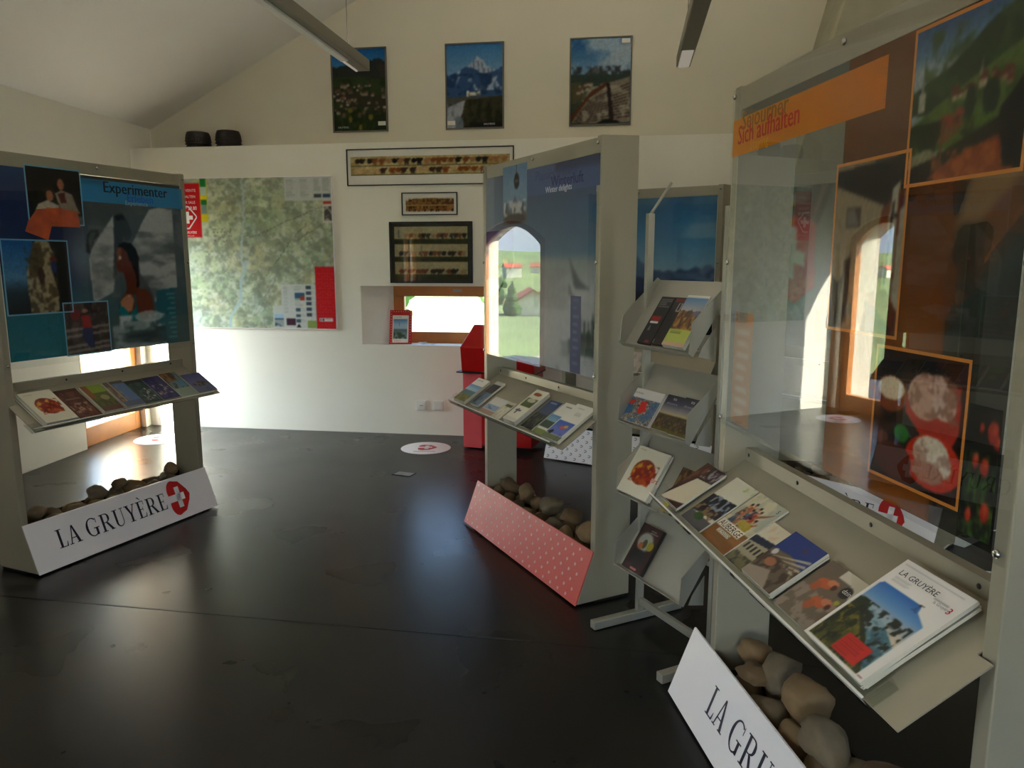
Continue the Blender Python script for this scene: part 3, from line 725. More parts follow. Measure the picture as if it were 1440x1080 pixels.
# ------------------------------------------------------------------ red kiosk
KM = FR(-.41, 6.15, 0, -18.5)
kr = empty('touchscreen_kiosk', 'red low kiosk with sloping head between the displays', 'kiosk', KM)
m = MB(); m.box(.165, 0, .04, .60, .33, .66, 'kiosk_red'); m.build('pedestal', kr, bevel=.004)
m = MB(); m.box(0, .0, .01, .165, .33, .64, 'kiosk_red_lit'); m.build('side_panel', kr, bevel=.004)  # side face of the kiosk, its lit look put into the colour
m = MB(); m.prism([(.01, .655), (-.02, .86), (.30, 1.02), (.34, 1.02), (.34, .655)], -.015, .62, 'x', 'kiosk_red'); m.build('head', kr, bevel=.006)
m = MB(); m.box(-.05, -.02, .645, .62, .34, .655, 'plastic_black'); m.build('shelf_board', kr)
mm_ = Matrix.Translation((0, -.02, .865)) @ Matrix.Rotation(math.atan2(.16, .32), 4, 'X')
m = MB(); m.box(.30, .05, 0, .57, .32, .006, 'plastic_black', mm_); m.build('screen', kr)
m = MB(); m.box(.10, .06, .655+.0, .10, .06, .655, 'plastic_black')
m = MB(); m.prism([(.10, .99), (.24, 1.16), (.26, 1.16), (.26, 1.0)], .24, .52, 'x', 'acrylic_tray'); m.build('clear_hood', kr)

# ------------------------------------------------------------------ cables behind the right display
m = MB(); m.box(-.16, -.03, 0, .16, .03, .045, 'plastic_white'); 
ps = m.build('power_strip', M=FR(2.60, 4.02, .001, 35), bevel=.006); tag(ps, 'white power strip on the floor behind the orange display', 'power strip')
for k in range(3): g = MB(); g.lathe([(.001, .0), (.02, .0), (.02, .004), (.001, .004)], 'plastic_black', Matrix.Translation((-.10+k*.09, 0, .0445))); g.build('outlet', ps)
for pts, lab in (([(2.42, 3.93, .02), (2.3, 3.80, .02), (2.22, 3.66, .02), (2.35, 3.55, .02), (2.6, 3.5, .02)], 'white cable looping left of the power strip'),
                 ([(2.75, 4.12, .02), (2.85, 4.0, .06), (2.72, 3.8, .02), (2.85, 3.62, .02)], 'white cable curling right of the power strip'),
                 ([(2.60, 4.02, .05), (2.55, 4.10, .20), (2.62, 4.2, .30), (2.72, 4.22, .12), (2.8, 4.2, .02)], 'white cable rising in a loop above the power strip')):
    P = [Vector(p) for p in pts]; Q = []
    for i in range(len(P)-1):
        p0 = P[max(i-1, 0)]; p1 = P[i]; p2 = P[i+1]; p3 = P[min(i+2, len(P)-1)]
        for k in range(8):
            t = k/8; Q.append(.5*((2*p1)+(p2-p0)*t+(2*p0-5*p1+4*p2-p3)*t*t+(3*p1-p0-3*p2+p3)*t**3))
    g = MB(); g.tube(Q+[P[-1]], .005, 'plastic_white', n=6); tag(g.build('power_cable'), lab, 'cable', 'white cables behind the display')
# ------------------------------------------------------------------ display stands
PXY = Matrix.Rotation(math.radians(90), 4, 'X')          # picture plane -> upright, facing -y
TILT = math.radians(33)
TRAY = Matrix.Translation((0, -.08, .75)) @ Matrix.Rotation(TILT, 4, 'X')
def display_stand(lab, M, W=1.2, panel='logo', protr=0., lipx=-.02):
    r = empty('display_stand', lab, 'display stand', M, None)
    th = .036
    for k, xa in enumerate((0, W-th)):
        m = MB(); m.prism([(.004, .012), (.290, .012), (.285, 2.085), (.095, 2.075), (.095, .25)], xa, xa+th, 'x', 'metal_frame')
        m.build('end_panel', r, bevel=.003)
    m = MB(); m.box(th, .10, 2.005, W-th, .28, 2.07, 'metal_frame'); m.build('top_rail', r, bevel=.002)
    m = MB(); m.box(th, .085, .03, W-th, .28, .135, 'metal_dark'); m.prism([(.100, .13), (.265, .13), (.265, .17), (.100, .17)], th, W-th, 'x', 'metal_dark'); m.box(th, .268, .13, W-th, .28, .225, 'metal_dark')
    m.build('stone_trough', r)
    # inclined lettered panel
    m = MB(); m.prism([(-.006, .010), (.0, .010), (.092, .252), (.086, .252)], -protr, W, 'x', 'white_panel' if panel != 'pink' else 'red_panel_sheen')
    ang = math.atan2(.242, .092); PM = Matrix.Translation((0, -.0062, .010)) @ Matrix.Rotation(ang, 4, 'X')
    if panel == 'logo':
        p = m.build('name_panel', r); g = MB()
        xe = serif_word(g, 'LA', .14, .090, .098, .88, 'navy_ink', PM)
        xe = serif_word(g, 'GRUYÈRE', xe+.028, .090, .098, .88, 'navy_ink', PM)
        lt = g.build('lettering', p); g = MB(); pointer_heart(g, xe+.012, .028, .165, .215, PM); g.build('cross_emblem', p)
    else:
        g = m; nx = 17 if panel == 'pink' else 16; ny = 7
        for j in range(ny):
            for i in range(nx):
                cx = -protr+.035+(i+(j % 2)*.5)*(W+protr-.06)/nx; cy = .022+j*.036
                if panel == 'pink':
                    g.poly([(cx-.007, cy-.006), (cx+.003, cy-.008), (cx+.009, cy), (cx+.003, cy+.008), (cx-.007, cy+.006)], .0012, 'pale_ink', PM)
                else:
                    o_ = [(cx-.010, cy+.010), (cx+.004, cy+.010), (cx+.012, cy), (cx+.004, cy-.010), (cx-.010, cy-.010), (cx-.010, cy-.005), (cx+.002, cy-.005), (cx+.006, cy), (cx+.002, cy+.005), (cx-.010, cy+.005)]
                    for q in ((0, 1, 8, 9), (1, 2, 7, 8), (2, 3, 6, 7), (3, 4, 5, 6)): g.poly([o_[i_] for i_ in q][::-1], .0012, 'grey_ink', PM)
        p = m.build('name_panel', r)
    # clear front sheet with its screws
    m = MB(); m.box(.004, .088, 1.036, W-.004, .0925, 2.066, 'acrylic'); ac = m.build('acrylic_sheet', r)
    for x_ in (.018, W/2, W-.018):
        for z_ in ((1.055, 1.55, 2.045) if x_ != W/2 else (2.045,)):
            g = MB(); g.lathe([(.0001, 0), (.008, 0), (.008, .004), (.005, .006), (.0001, .006)], 'chrome', Matrix.Translation((x_, .088, z_)) @ PXY, n=12); g.build('screw', r)
    # leaflet shelf
    sh = MB(); c_, s_ = math.cos(TILT), math.sin(TILT)
    L = .300; Lf = .200
    sh.box(.0, 0, -.003, W-.0, Lf, 0, 'metal_shelf', TRAY); sh.box(th+.001, Lf, -.003, W-th-.001, L, 0, 'metal_shelf', TRAY); sh.box(0, -.004, -.003, W, 0, .001, 'metal_shelf', TRAY)
    yb, zb = -.08+L*c_, .75+L*s_
    sh.box(th, yb, zb-.002, W-th, yb+.003, .954, 'metal_shelf'); sh.box(th, yb+.003, .951, W-th, yb+.03, .954, 'metal_shelf')
    so = sh.build('leaflet_shelf', r)
    for x_ in (.06, .37, .715, 1.06):
        g = MB(); g.lathe([(.0001, 0), (.006, 0), (.006, .001), (.0001, .001)], 'plastic_black', Matrix.Translation((x_, yb-.0005, .934)) @ PXY, n=10); g.build('shelf_screw', so)
    t = MB(); xr = W-.07
    t.box(lipx, -.008, .0012, xr, .055, .003, 'acrylic_tray', TRAY); t.box(lipx, -.012, .0012, xr, -.008, .030, 'acrylic_tray', TRAY); t.box(lipx, -.0125, .030, xr, -.0075, .0335, 'lamp_white', TRAY)  # white strip paints the bright edge line of the clear lip
    t.box(lipx-.002, -.012, .0012, lipx, .055, .03, 'acrylic_tray', TRAY); t.box(xr, -.012, .0012, xr+.002, .055, .03, 'acrylic_tray', TRAY)
    t.build('clear_lip', so)
    for x_ in (.05, W-.05):
        f = MB(); f.lathe([(.001, 0), (.018, 0), (.018, .012), (.001, .012)], 'plastic_black', Matrix.Translation((x_, .15, 0)), n=12); f.build('foot', r)
    f = MB(); f.box(.0, .10, .001, W, .27, .014, 'metal_dark'); f.build('plinth', r)
    return r
def on_sheet(parent, name, cv, x0, z0, x1, z1, y, mat='print_poster', texts=(), frame=None, fwid=.007):
    """printed panel standing in the sheet plane, between (x0,z0) and (x1,z1)"""
    o = painted(name, cv, x1-x0, z1-z0, parent, Matrix.Translation((x0, y, z0)) @ PXY, mat, texts)
    if frame:
        g = MB(); w, h = x1-x0, z1-z0
        for R in (R4(-fwid, -fwid, w+fwid, 0), R4(-fwid, h, w+fwid, h+fwid), R4(-fwid, 0, 0, h), R4(w, 0, w+fwid, h)): g.poly(R, .0004, frame)
        g.build('photo_border', o)
    return o
pbr('border_blue', (.42, .66, .80), .6); pbr('border_orange', (.80, .48, .12), .6)

# --- blue stand on the left
S1 = FR(-2.357, 3.519, 0, 67.2)
d1 = display_stand('blue poster display at the left with bather photo above LA GRUYÈRE panel', S1, 1.19)
def cv_bath():
    c = Cv(220, 186, (.10, .16, .32))
    def g(*q): return [(.567+.00116*(a-550), .367+.00129*(b-475)) for a, b in q]
    c.grad([(0, (.14, .26, .44)), (.2, (.09, .14, .30)), (.55, (.09, .16, .34)), (.72, (.09, .40, .48)), (1, (.12, .44, .50))])
    c.put(np.clip((c.U-.30)/.16, 0, 1), (.33, .38, .40))
    c.put(np.clip((c.U-.34)/.1, 0, 1)*np.clip((c.V-.55)/.3, 0, 1), (.16, .36, .42), .8)
    c.put(np.clip((c.U-.36)/.1, 0, 1)*(c.V < .12), (.24, .25, .25), .9)
    c.tex((.25, .28, .29), 9, 3, .40, .7, .6, .42, 0, 1, .35)
    c.ell(*g((395, 545))[0], .07, .10, (.52, .58, .64), .6, .8)
    c.poly(g((415, 520), (425, 450), (445, 425), (478, 425), (482, 445), (455, 470), (440, 540)), (.17, .20, .21)); c.poly(g((428, 470), (445, 437), (470, 437), (450, 470), (436, 520)), (.30, .34, .35))
    c.poly(g((432, 745), (424, 560), (440, 510), (480, 455), (560, 352), (562, 470), (545, 600), (528, 700)), (.68, .69, .69))
    c.poly(g((556, 360), (580, 345), (605, 345), (625, 380), (642, 440), (620, 470), (590, 470), (545, 640), (530, 640), (548, 500)), (.24, .28, .29)); c.poly(g((560, 358), (600, 350), (612, 372), (570, 380)), (.12, .14, .15))
    c.poly(g((628, 500), (655, 455), (700, 380), (742, 320), (800, 305), (870, 312), (870, 690), (760, 700), (740, 760), (715, 690), (670, 620), (660, 520)), (.70, .71, .71))
    c.tex((.44, .46, .47), 10, 8, .42, .68, .8, .62, .14, 1, .75, sx=.6); c.tex((.30, .33, .34), 13, 18, .50, .68, .7, .66, .30, 1, .78, sx=.5); c.tex((.40, .43, .44), 14, 9, .45, .7, .7, .43, .28, .58, .72, sx=.7)
    c.put((c.U > .5)*np.clip((c.V-.76)/.06, 0, 1), (.26, .36, .37))
    c.poly(g((748, 700), (848, 690), (848, 960), (750, 955)), (.13, .38, .44), .9)
    for q in range(10): c.rect(.86+.01*(q % 3), .675+q*.031, .915, .686+q*.031, (.44, .62, .66), .7)
    sk = (.42, .20, .12); lit = (.70, .46, .34); hair = (.07, .05, .05)
    c.poly(g((590, 700), (600, 670), (640, 665), (662, 690), (690, 692), (716, 716), (728, 770), (730, 812), (690, 830), (600, 830), (566, 810), (548, 775), (552, 745)), sk)
    c.poly(g((556, 770), (552, 748), (580, 722), (612, 716), (628, 740), (612, 790), (575, 800)), lit); c.poly(g((585, 712), (605, 698), (640, 704), (600, 722)), (.86, .70, .58))
    c.poly(g((578, 600), (645, 575), (650, 680), (640, 712), (590, 716), (596, 660)), (.38, .17, .10))
    c.poly(g((564, 500), (590, 482), (640, 500), (650, 560), (630, 600), (590, 612), (566, 612), (556, 606), (560, 596), (552, 590), (558, 580), (545, 574), (558, 545), (558, 520)), sk)
    c.poly(g((556, 520), (566, 500), (582, 496), (580, 530), (568, 560), (560, 560)), (.56, .32, .22)); c.ell(*g((573, 546))[0], .008, .010, (.92, .80, .78)); c.poly(g((552, 590), (572, 588), (570, 596), (556, 598)), (.55, .14, .12))
    c.poly(g((566, 500), (575, 484), (600, 474), (632, 480), (656, 505), (668, 545), (662, 590), (648, 600), (628, 590), (630, 565), (618, 560), (610, 520), (590, 500)), hair)
    c.poly(g((636, 590), (660, 585), (662, 640), (658, 682), (646, 684), (648, 640)), hair)
    c.poly(g((548, 790), (553, 762), (575, 775), (600, 806), (632, 772), (640, 800), (652, 822), (630, 834), (596, 836), (566, 822)), (.08, .46, .52)); c.poly(g((626, 716), (634, 716), (642, 800), (634, 800)), (.08, .40, .46)); c.poly(g((551, 765), (548, 790), (555, 792), (560, 740)), (.10, .5, .56))
    c.put((((c.U-.74)/.085)**2+((c.V-.815)/.035)**2 < 1).astype(float), (.74, .78, .80), .75)
    c.tex((.80, .82, .84), 20, 16, .46, .62, .9, .56, .80, .84, .88); c.tex((.60, .66, .68), 16, 6, .48, .62, .85, .52, .84, .84, 1, sx=.45); c.tex((.12, .20, .22), 14, 26, .5, .66, .7, .52, .88, .84, 1, sx=.4)
    return c.grain(.06)
bk = on_sheet(d1, 'background_print', cv_bath(), .038, 1.070, 1.152, 2.003, .096)
def cv_kids():
    c = Cv(70, 74, (.08, .06, .05)); sk = (.62, .38, .26)
    c.ell(.62, .25, .09, .13, (.16, .10, .06)); c.ell(.62, .28, .06, .10, sk); c.ell(.40, .45, .10, .13, (.20, .12, .07)); c.ell(.40, .50, .065, .10, sk)
    c.poly([(.50, .45), (.62, .38), (.82, .44), (.94, .80), (.6, .80)], (.52, .48, .42)); c.poly([(.05, .92), (.18, .66), (.35, .58), (.55, .66), (.62, .86)], (.66, .62, .56))
    c.poly([(.30, .72), (.95, .74), (.95, .80), (.4, .82)], sk); c.poly([(.55, .45), (.68, .42), (.7, .6), (.6, .62)], (.35, .10, .08)); c.rect(.55, .84, 1, 1, (.30, .34, .36)); c.tex((.5, .52, .52), 14, 4, .5, .6, .6, .55, .84, 1, 1)
    return c.grain(.15)
on_sheet(bk, 'inset_photo', cv_kids(), .180, .675, .450, .965-.01, 0.0, frame=None) if False else None
def inset(parent, cv, x0, z0, x1, z1, fr=None, nm='inset_photo', texts=(), mat='print_poster', fw_=.007):
    return on_sheet(parent, nm, cv, x0, z0, x1, z1, .0945, mat, texts, fr, fw_)
inset(d1, cv_kids(), .205, 1.745, .492, 2.015, 'border_blue')
# the folded orange raft breaks out of its photo
c = Cv(40, 30, (.74, .30, .12)); c.tex((.86, .46, .22), 5, 3, .4, .6, .9); c.tex((.50, .17, .08), 6, 8, .5, .6, .8)
ok = MB(); ok.add([(0, .0, 0), (.115, -.04, 0), (.14, .03, 0), (.30, .03, 0), (.29, .10, 0), (.20, .125, 0), (.07, .11, 0), (.02, .05, 0)], [(0, 1, 2, 7), (2, 3, 4, 5), (2, 5, 6, 7)], 'border_orange'); 
pbr('raft_orange', (.72, .29, .12), .6, var=.35, vscale=14)
ok.slots = ['raft_orange']; ok.build('raft_cutout', d1, Matrix.Translation((.175, .0940, 1.700)) @ PXY)
def cv_climb():
    c = Cv(76, 80).grad([(0, (.12, .34, .58)), (.5, (.30, .50, .66)), (.7, (.12, .20, .26)), (1, (.06, .08, .08))])
    c.poly([(.48, 0), (1, 0), (1, 1), (.30, 1)], (.07, .07, .08)); c.poly([(.50, .0), (.70, 0), (.76, .15), (.72, .40), (.80, .75), (.78, 1), (.34, 1), (.33, .45), (.42, .2)], (.62, .57, .44))
    c.poly([(.46, .04), (.58, .02), (.62, .30), (.5, .5), (.36, .5), (.38, .3)], (.36, .30, .18)); c.tex((.30, .25, .16), 16, 5, .5, .6, .9, .33, .1, .8, 1); c.ell(.55, .48, .05, .12, (.22, .12, .10)); c.ell(.76, .26, .06, .05, (.40, .16, .10)); c.ell(.76, .36, .05, .09, (.12, .18, .36))
    return c.grain(.15)
inset(d1, cv_climb(), .052, 1.300, .385, 1.655, 'border_blue')
def cv_logger():
    c = Cv(60, 60, (.24, .20, .19)); c.tex((.34, .28, .26), 9, 4); 
    for v in (.50, .62, .82, .92): c.poly([(0, v), (1, v-.06), (1, v-.01), (0, v+.06)], (.58, .54, .50), .8)
    c.rect(.45, .0, .62, .2, (.08, .07, .08)); c.ell(.46, .17, .07, .05, (.62, .46, .36)); c.poly([(.3, .22), (.75, .15), (.75, .19), (.3, .28)], (.16, .12, .12)); c.poly([(.36, .26), (.55, .24), (.60, .50), (.40, .52)], (.60, .14, .12)); c.poly([(.38, .5), (.6, .5), (.62, .90), (.52, .90), (.36, .70)], (.12, .16, .34)); c.ell(.24, .22, .12, .12, (.45, .12, .14))
    return c.grain(.15)
inset(d1, cv_logger(), .338, 1.072, .592, 1.338, 'border_blue')
bd = Cv(60, 12, (.20, .52, .72)).put(np.ones((12, 60)), (.20, .52, .72)); bd.rect(.0, 0, .22, .25, (.16, .42, .58))
inset(d1, bd, .492, 1.868, 1.166, 1.985, None, 'title_band', (('Experimenter', .205, .52, .084, (.07, .17, .24), 0, .92, 1), ('Erleben', .42, .86, .062, (.02, .40, .80), 0, .95, 1), ('Experience', .40, 1.02, .034, (.60, .72, .80))))

# --- middle stand, seen under the bright window reflection
S2 = FR(-.245, 4.236, 0, -63.0)
d2 = display_stand('pale winter poster display in the middle above a pinkish red panel', S2, 1.18, 'pink', .085, -.07)
def cv_snow():
    c = Cv(120, 104).grad([(0, (.24, .28, .40)), (.2, (.28, .38, .50)), (.43, (.36, .48, .58)), (.47, (.56, .60, .60)), (.62, (.70, .71, .72)), (1, (.66, .67, .69))])
    c.grad([(0, (.44, .50, .60)), (.35, (.46, .54, .62)), (.6, (.58, .62, .66)), (1, (.60, .63, .66))], 0, .09)
    c.put(np.clip(1-(c.U-.04)/.28, 0, 1)*(c.V < .64), (.50, .56, .64), .65)
    c.poly([(.80, .45), (.88, .55), (.97, .60), (.90, .60), (.84, .59)], (.34, .36, .38)); c.poly([(.80, .57), (.86, .66), (.80, .62)], (.40, .40, .40)); c.tex((.56, .57, .58), 8, 4, .48, .6, .6, .5, .5, 1, .7, sx=.4)
    for k, u in enumerate((.89, .925, .955, .985, 1.0)): c.poly([(u-.022, .86), (u, .68+.03*(k % 3)), (u+.022, .86)], (.20, .25, .24))
    c.rect(.80, .84, 1, .9, (.30, .34, .32)); c.tex((.44, .48, .48), 9, 6, .5, .6, .6, .7, .85, 1, 1)
    return c.grain(.05)
on_sheet(d2, 'background_print', cv_snow(), .038, 1.045, 1.142, 2.003, .096)
def cv_cable():
    c = Cv(50, 54).grad([(0, (.36, .52, .68)), (.55, (.46, .60, .72)), (1, (.30, .36, .44))])
    c.peak(.50, .52, .95, .35, (.40, .40, .42), 3, .06); c.peak(.18, .60, .95, .2, (.34, .34, .36), 5, .05); c.peak(.82, .58, .95, .22, (.36, .35, .36), 6, .05)
    c.tex((.80, .80, .82), 12, 4, .46, .56, .9, .05, .6, .98, .85); c.ell(.5, .90, .42, .09, (.22, .20, .22)); c.rect(.57, .0, .585, .20, (.2, .22, .25)); c.ell(.575, .28, .11, .13, (.12, .13, .14)); c.rect(.50, .26, .65, .30, (.4, .44, .46)); return c.grain(.1)
inset(d2, cv_cable(), .250, 1.745, .520, 2.040)
def cv_ski():
    c = Cv(60, 62).grad([(0, (.10, .14, .46)), (.5, (.14, .22, .56)), (1, (.20, .26, .5))]); c.poly([(0, .95), (.0, .75), (.4, .72), (1, .48), (1, 1), (0, 1)], (.74, .75, .78))
    c.poly([(.60, .42), (.78, .38), (.86, .54), (.68, .58)], (.74, .22, .12)); c.ell(.66, .38, .05, .05, (.2, .16, .16)); c.poly([(.66, .56), (.8, .54), (.74, .72), (.62, .76)], (.10, .10, .14)); c.poly([(.38, .96), (.42, .98), (.98, .50), (.96, .48)], (.14, .13, .15)); c.poly([(.44, .52), (.6, .50), (.6, .53), (.44, .56)], (.2, .1, .1)); return c.grain(.1)
inset(d2, cv_ski(), .040, 1.365, .370, 1.718)
bd = Cv(50, 12, (.30, .38, .56)); bd.rect(.42, 0, 1, .35, (.22, .26, .40))
inset(d2, bd, .524, 1.872, 1.170, 2.003, None, 'title_band', (('Plaisirs d\'hiver', .13, .50, .068, (.20, .30, .52), 0, 1, 1), ('Winterluft', .36, .80, .070, (.03, .12, .44), 0, .95, 1), ('Winter delights', .28, .98, .040, (.86, .88, .92), 0, .95, 1)))
tb = Cv(20, 60, (.30, .32, .48)); 
for k in range(9): tb.lines(.25, .05+k*.1, .8, .10+k*.1, 2, (.52, .54, .64), .7, k)
inset(d2, tb, .945, 1.048, 1.035, 1.400, None, 'text_band')

# --- orange stand on the right, partly clear
S3 = FR(.589, 2.385, 0, -82.34)
d3 = display_stand('orange poster display at the right edge, dishes of cream on its poster', S3, 1.205, 'logo', .12, -.095)
def cv_brown():
    c = Cv(60, 100, (.40, .22, .10)); c.grad([(0, (.46, .27, .12)), (.3, (.36, .20, .12)), (.6, (.48, .26, .08)), (1, (.50, .28, .09))])
    c.put(((c.U > .70)).astype(float), (.16, .15, .12)); c.put((c.V < .14).astype(float)*(c.U < .72), (.44, .26, .10), .5)
    c.poly([(.68, .60), (.66, .46), (1, .28), (1, .38)], (.40, .24, .14)); c.poly([(.70, .40), (.76, .30), (1, .30), (.70, .45)], (.52, .40, .26)); c.poly([(.72, .60), (.98, .42), (1, .48), (.72, .68)], (.14, .22, .20)); c.tex((.08, .08, .07), 9, 3, .45, .6, .7, .7, .4, 1, 1)
    return c.grain(.06)
on_sheet(d3, 'brown_print', cv_brown(), .612, 1.045, 1.163, 2.003, .0975, 'film_orange')
on_sheet(d3, 'pale_print', Cv(6, 6, (.44, .47, .46)), .038, 1.045, .612, 2.003, .0975, 'film_grey')
ob = Cv(80, 12, (.84, .52, .12)); ob.grad([(0, (.88, .56, .14)), (1, (.78, .44, .08))], horiz=True)
inset(d3, ob, .0, 1.870, .762, 1.978, None, 'title_band', (('Séjourner', .08, .34, .075, (.60, .40, .14), 0, .95, 1), ('Sich aufhalten', .05, .70, .078, (.76, .13, .07), 0, .86, 1), ('Staying', .16, .94, .042, (.90, .62, .12), 0, 1, 1)))
def cv_valley():
    c = Cv(90, 84).grad([(0, (.16, .30, .46)), (.25, (.40, .50, .58)), (.4, (.5, .55, .56))])
    c.ell(.12, .30, .16, .08, (.62, .64, .64), .7, .5); c.peak(.35, .20, .5, .30, (.46, .48, .46), 2, .05)
    c.poly([(.0, .55), (.0, .40), (.35, .30), (.7, .10), (1, .02), (1, .6)], (.13, .20, .08)); c.tex((.20, .28, .10), 10, 2, .45, .6, .8, .1, .05, 1, .6)
    c.poly([(0, .62), (.3, .50), (1, .26), (1, .62), (.5, .80), (0, .82)], (.30, .38, .13)); c.tex((.20, .28, .09), 8, 12, .5, .6, .8, v0=.4, v1=.8)
    c.roofs(14, 6, .2, .42, 1, .50, .05, [(.5, .4, .3), (.62, .56, .46)], [(.40, .16, .10), (.34, .14, .09)]); c.poly([(.08, .42), (.10, .30), (.12, .42)], (.5, .5, .5)); c.rect(.07, .42, .13, .54, (.66, .63, .56)); c.poly([(.61, .42), (.625, .30), (.64, .42)], (.5, .45, .42))
    for u in (.55, .70, .74): c.ell(u, .55, .045, .10, (.10, .16, .06))
    c.roofs(4, 7, .32, .62, .60, .70, .11, [(.46, .30, .16)], [(.42, .15, .10), (.5, .2, .12)]); c.tex((.10, .13, .05), 9, 22, .45, .6, .8, .0, .62, .6, .85)
    c.poly([(0, .86), (.35, .82), (1, .62), (1, 1), (0, 1)], (.12, .09, .06)); c.poly([(.2, .98), (.4, .88), (.8, .78), (.95, 1), (.3, 1)], (.52, .24, .10)); c.tex((.66, .36, .16), 12, 5, .5, .6, .7, .25, .82, .9, 1); c.poly([(.80, .64), (1, .44), (1, .98), (.86, .98)], (.07, .06, .05))
    c.rect(.31, .60, .335, .90, (.42, .26, .10)); c.poly([(0, .82), (.2, .78), (.3, .84), (0, .90)], (.52, .50, .38))
    return c.grain(.15)
inset(d3, cv_valley(), .852, 1.705, 1.140, 1.992, 'border_orange')
def cv_room():
    c = Cv(70, 84, (.50, .44, .34)); c.poly([(0, .04), (1, .0), (1, .16), (.78, .28), (0, .12)], (.07, .05, .04)); c.poly([(0, .12), (.7, .30), (.68, .9), (0, 1)], (.52, .46, .36)); c.rect(.18, .26, .40, .38, (.22, .16, .13)); c.poly([(.2, .28), (.3, .27), (.38, .37), (.2, .37)], (.5, .48, .46), .6)
    c.poly([(.68, .30), (.80, .24), (.74, .90), (.66, .90)], (.40, .16, .05)); c.poly([(.82, .18), (.92, .14), (.90, .80), (.76, .78)], (.62, .60, .52)); c.poly([(.83, .26), (.86, .25), (.80, .72), (.78, .72)], (.10, .08, .07)); c.rect(.82, .32, .92, .34, (.1, .08, .07)); c.poly([(.90, .2), (.98, .18), (.93, .85), (.89, .82)], (.36, .13, .05))
    c.poly([(.93, .3), (1, .28), (1, .86), (.90, .80)], (.60, .56, .48)); c.poly([(0, .66), (.12, .72), (.22, .62), (.22, .98), (0, 1)], (.10, .09, .08)); c.poly([(.18, .58), (.28, .56), (.28, .95), (.2, .95)], (.20, .10, .06))
    c.poly([(.60, .76), (.80, .74), (.98, .86), (.98, 1), (.5, 1)], (.34, .15, .06)); c.poly([(.55, .8), (.72, .86), (.94, .98), (.6, 1)], (.12, .09, .08)); return c.grain(.12)
inset(d3, cv_room(), .602, 1.398, .855, 1.768, 'border_orange')
def cv_cream():
    c = Cv(96, 96, (.09, .06, .05)); c.tex((.26, .11, .05), 5, 3, .48, .62, .8)
    c.ell(.20, .34, .20, .14, (.48, .22, .10)); c.ell(.20, .30, .16, .09, (.82, .74, .62)); c.poly([(.40, .28), (.62, .22), (.95, .18), (.96, .50), (.85, .70), (.62, .62), (.38, .44)], (.66, .13, .05)); c.ell(.60, .30, .20, .17, (.72, .56, .48)); c.ell(.80, .32, .12, .12, (.78, .66, .60)); c.ell(.72, .22, .09, .10, (.76, .62, .56)); c.tex((.52, .34, .26), 16, 4, .5, .58, .8, .42, .12, .95, .45)
    c.ell(.36, .62, .09, .07, (.12, .40, .10)); c.ell(.72, .76, .30, .20, (.74, .16, .05)); c.ell(.70, .70, .19, .13, (.80, .74, .66)); c.ell(.82, .76, .10, .09, (.84, .80, .74)); c.ell(.68, .84, .17, .08, (.66, .44, .36)); c.tex((.62, .46, .38), 14, 9, .52, .6, .8, .5, .60, .95, .92)
    c.ell(.14, .70, .07, .06, (.42, .24, .20)); c.ell(.28, .84, .22, .14, (.30, .13, .07)); return c.grain(.12)
inset(d3, cv_cream(), .806, 1.100, 1.072, 1.370, 'border_orange')
def cv_geran():
    c = Cv(36, 60, (.07, .07, .06)); c.tex((.16, .26, .09), 10, 3, .46, .56, .95, 0, .35, 1, 1); c.tex((.30, .44, .16), 14, 13, .53, .6, .8, 0, .55, 1, 1)
    for u, v, q in ((.78, .18, .16), (.93, .25, .10), (.45, .17, .07), (.35, .42, .11), (.62, .45, .13), (.75, .78, .14), (.28, .84, .10)): c.ell(u, v, q, q*.55, (.62, .16, .10)); c.ell(u+.02, v-.02, q*.5, q*.3, (.74, .28, .16))
    return c.grain(.2)
inset(d3, cv_geran(), 1.082, 1.060, 1.160, 1.300, None)
pt = Cv(16, 50, (.80, .60, .42))
pt.rect(0, 0, 1, .10, (.84, .50, .14)); pt.rect(.1, .02, .6, .07, (.5, .32, .1))
for k in range(8): pt.lines(.2, .16+k*.1, .85, .21+k*.1, 2, (.88, .80, .70), .8, k)
inset(d3, pt, .078, 1.055, .203, 1.400, None, 'text_band', (), 'film_pale')

# --- stand behind it, with a flag on its poster
S4 = FR(1.521, 4.72, 0, -53)
d4 = display_stand('display stand behind the orange one, flag on its grey poster, stones in its trough', S4, 1.18, 'logo')
def cv_flag():
    c = Cv(110, 96, (.46, .48, .43)); c.grad([(0, (.34, .37, .36)), (.2, (.50, .52, .47)), (1, (.42, .46, .44))]); c.tex((.56, .57, .50), 5, 3, .45, .6, .6)
    c.poly([(.24, 0), (.36, 0), (.10, .80), (.0, .80)], (.20, .22, .22)); c.poly([(.30, 0), (.325, 0), (.20, .40), (.18, .40)], (.54, .40, .36)); c.poly([(.0, .5), (.05, .5), (.03, 1), (0, 1)], (.3, .33, .33))
    c.rect(.03, .11, .25, .2, (.34, .08, .09)); c.poly([(.0, .15), (.13, .18), (.27, .23), (.28, .62), (.17, .73), (.03, .64)], (.76, .12, .11)); c.poly([(.13, .18), (.27, .23), (.28, .62), (.24, .65), (.24, .25), (.13, .21)], (.84, .36, .33))
    c.poly([(.105, .24), (.165, .26), (.155, .58), (.10, .575)], (.84, .85, .80)); c.poly([(.055, .36), (.22, .41), (.215, .50), (.05, .45)], (.84, .85, .80))
    c.tex((.24, .30, .30), 6, 8, .5, .6, .6, .3, .6, 1, 1); c.rect(.45, .05, 1, .11, (.50, .22, .12)); return c.grain(.05)
on_sheet(d4, 'background_print', cv_flag(), .038, 1.045, 1.142, 2.003, .096)

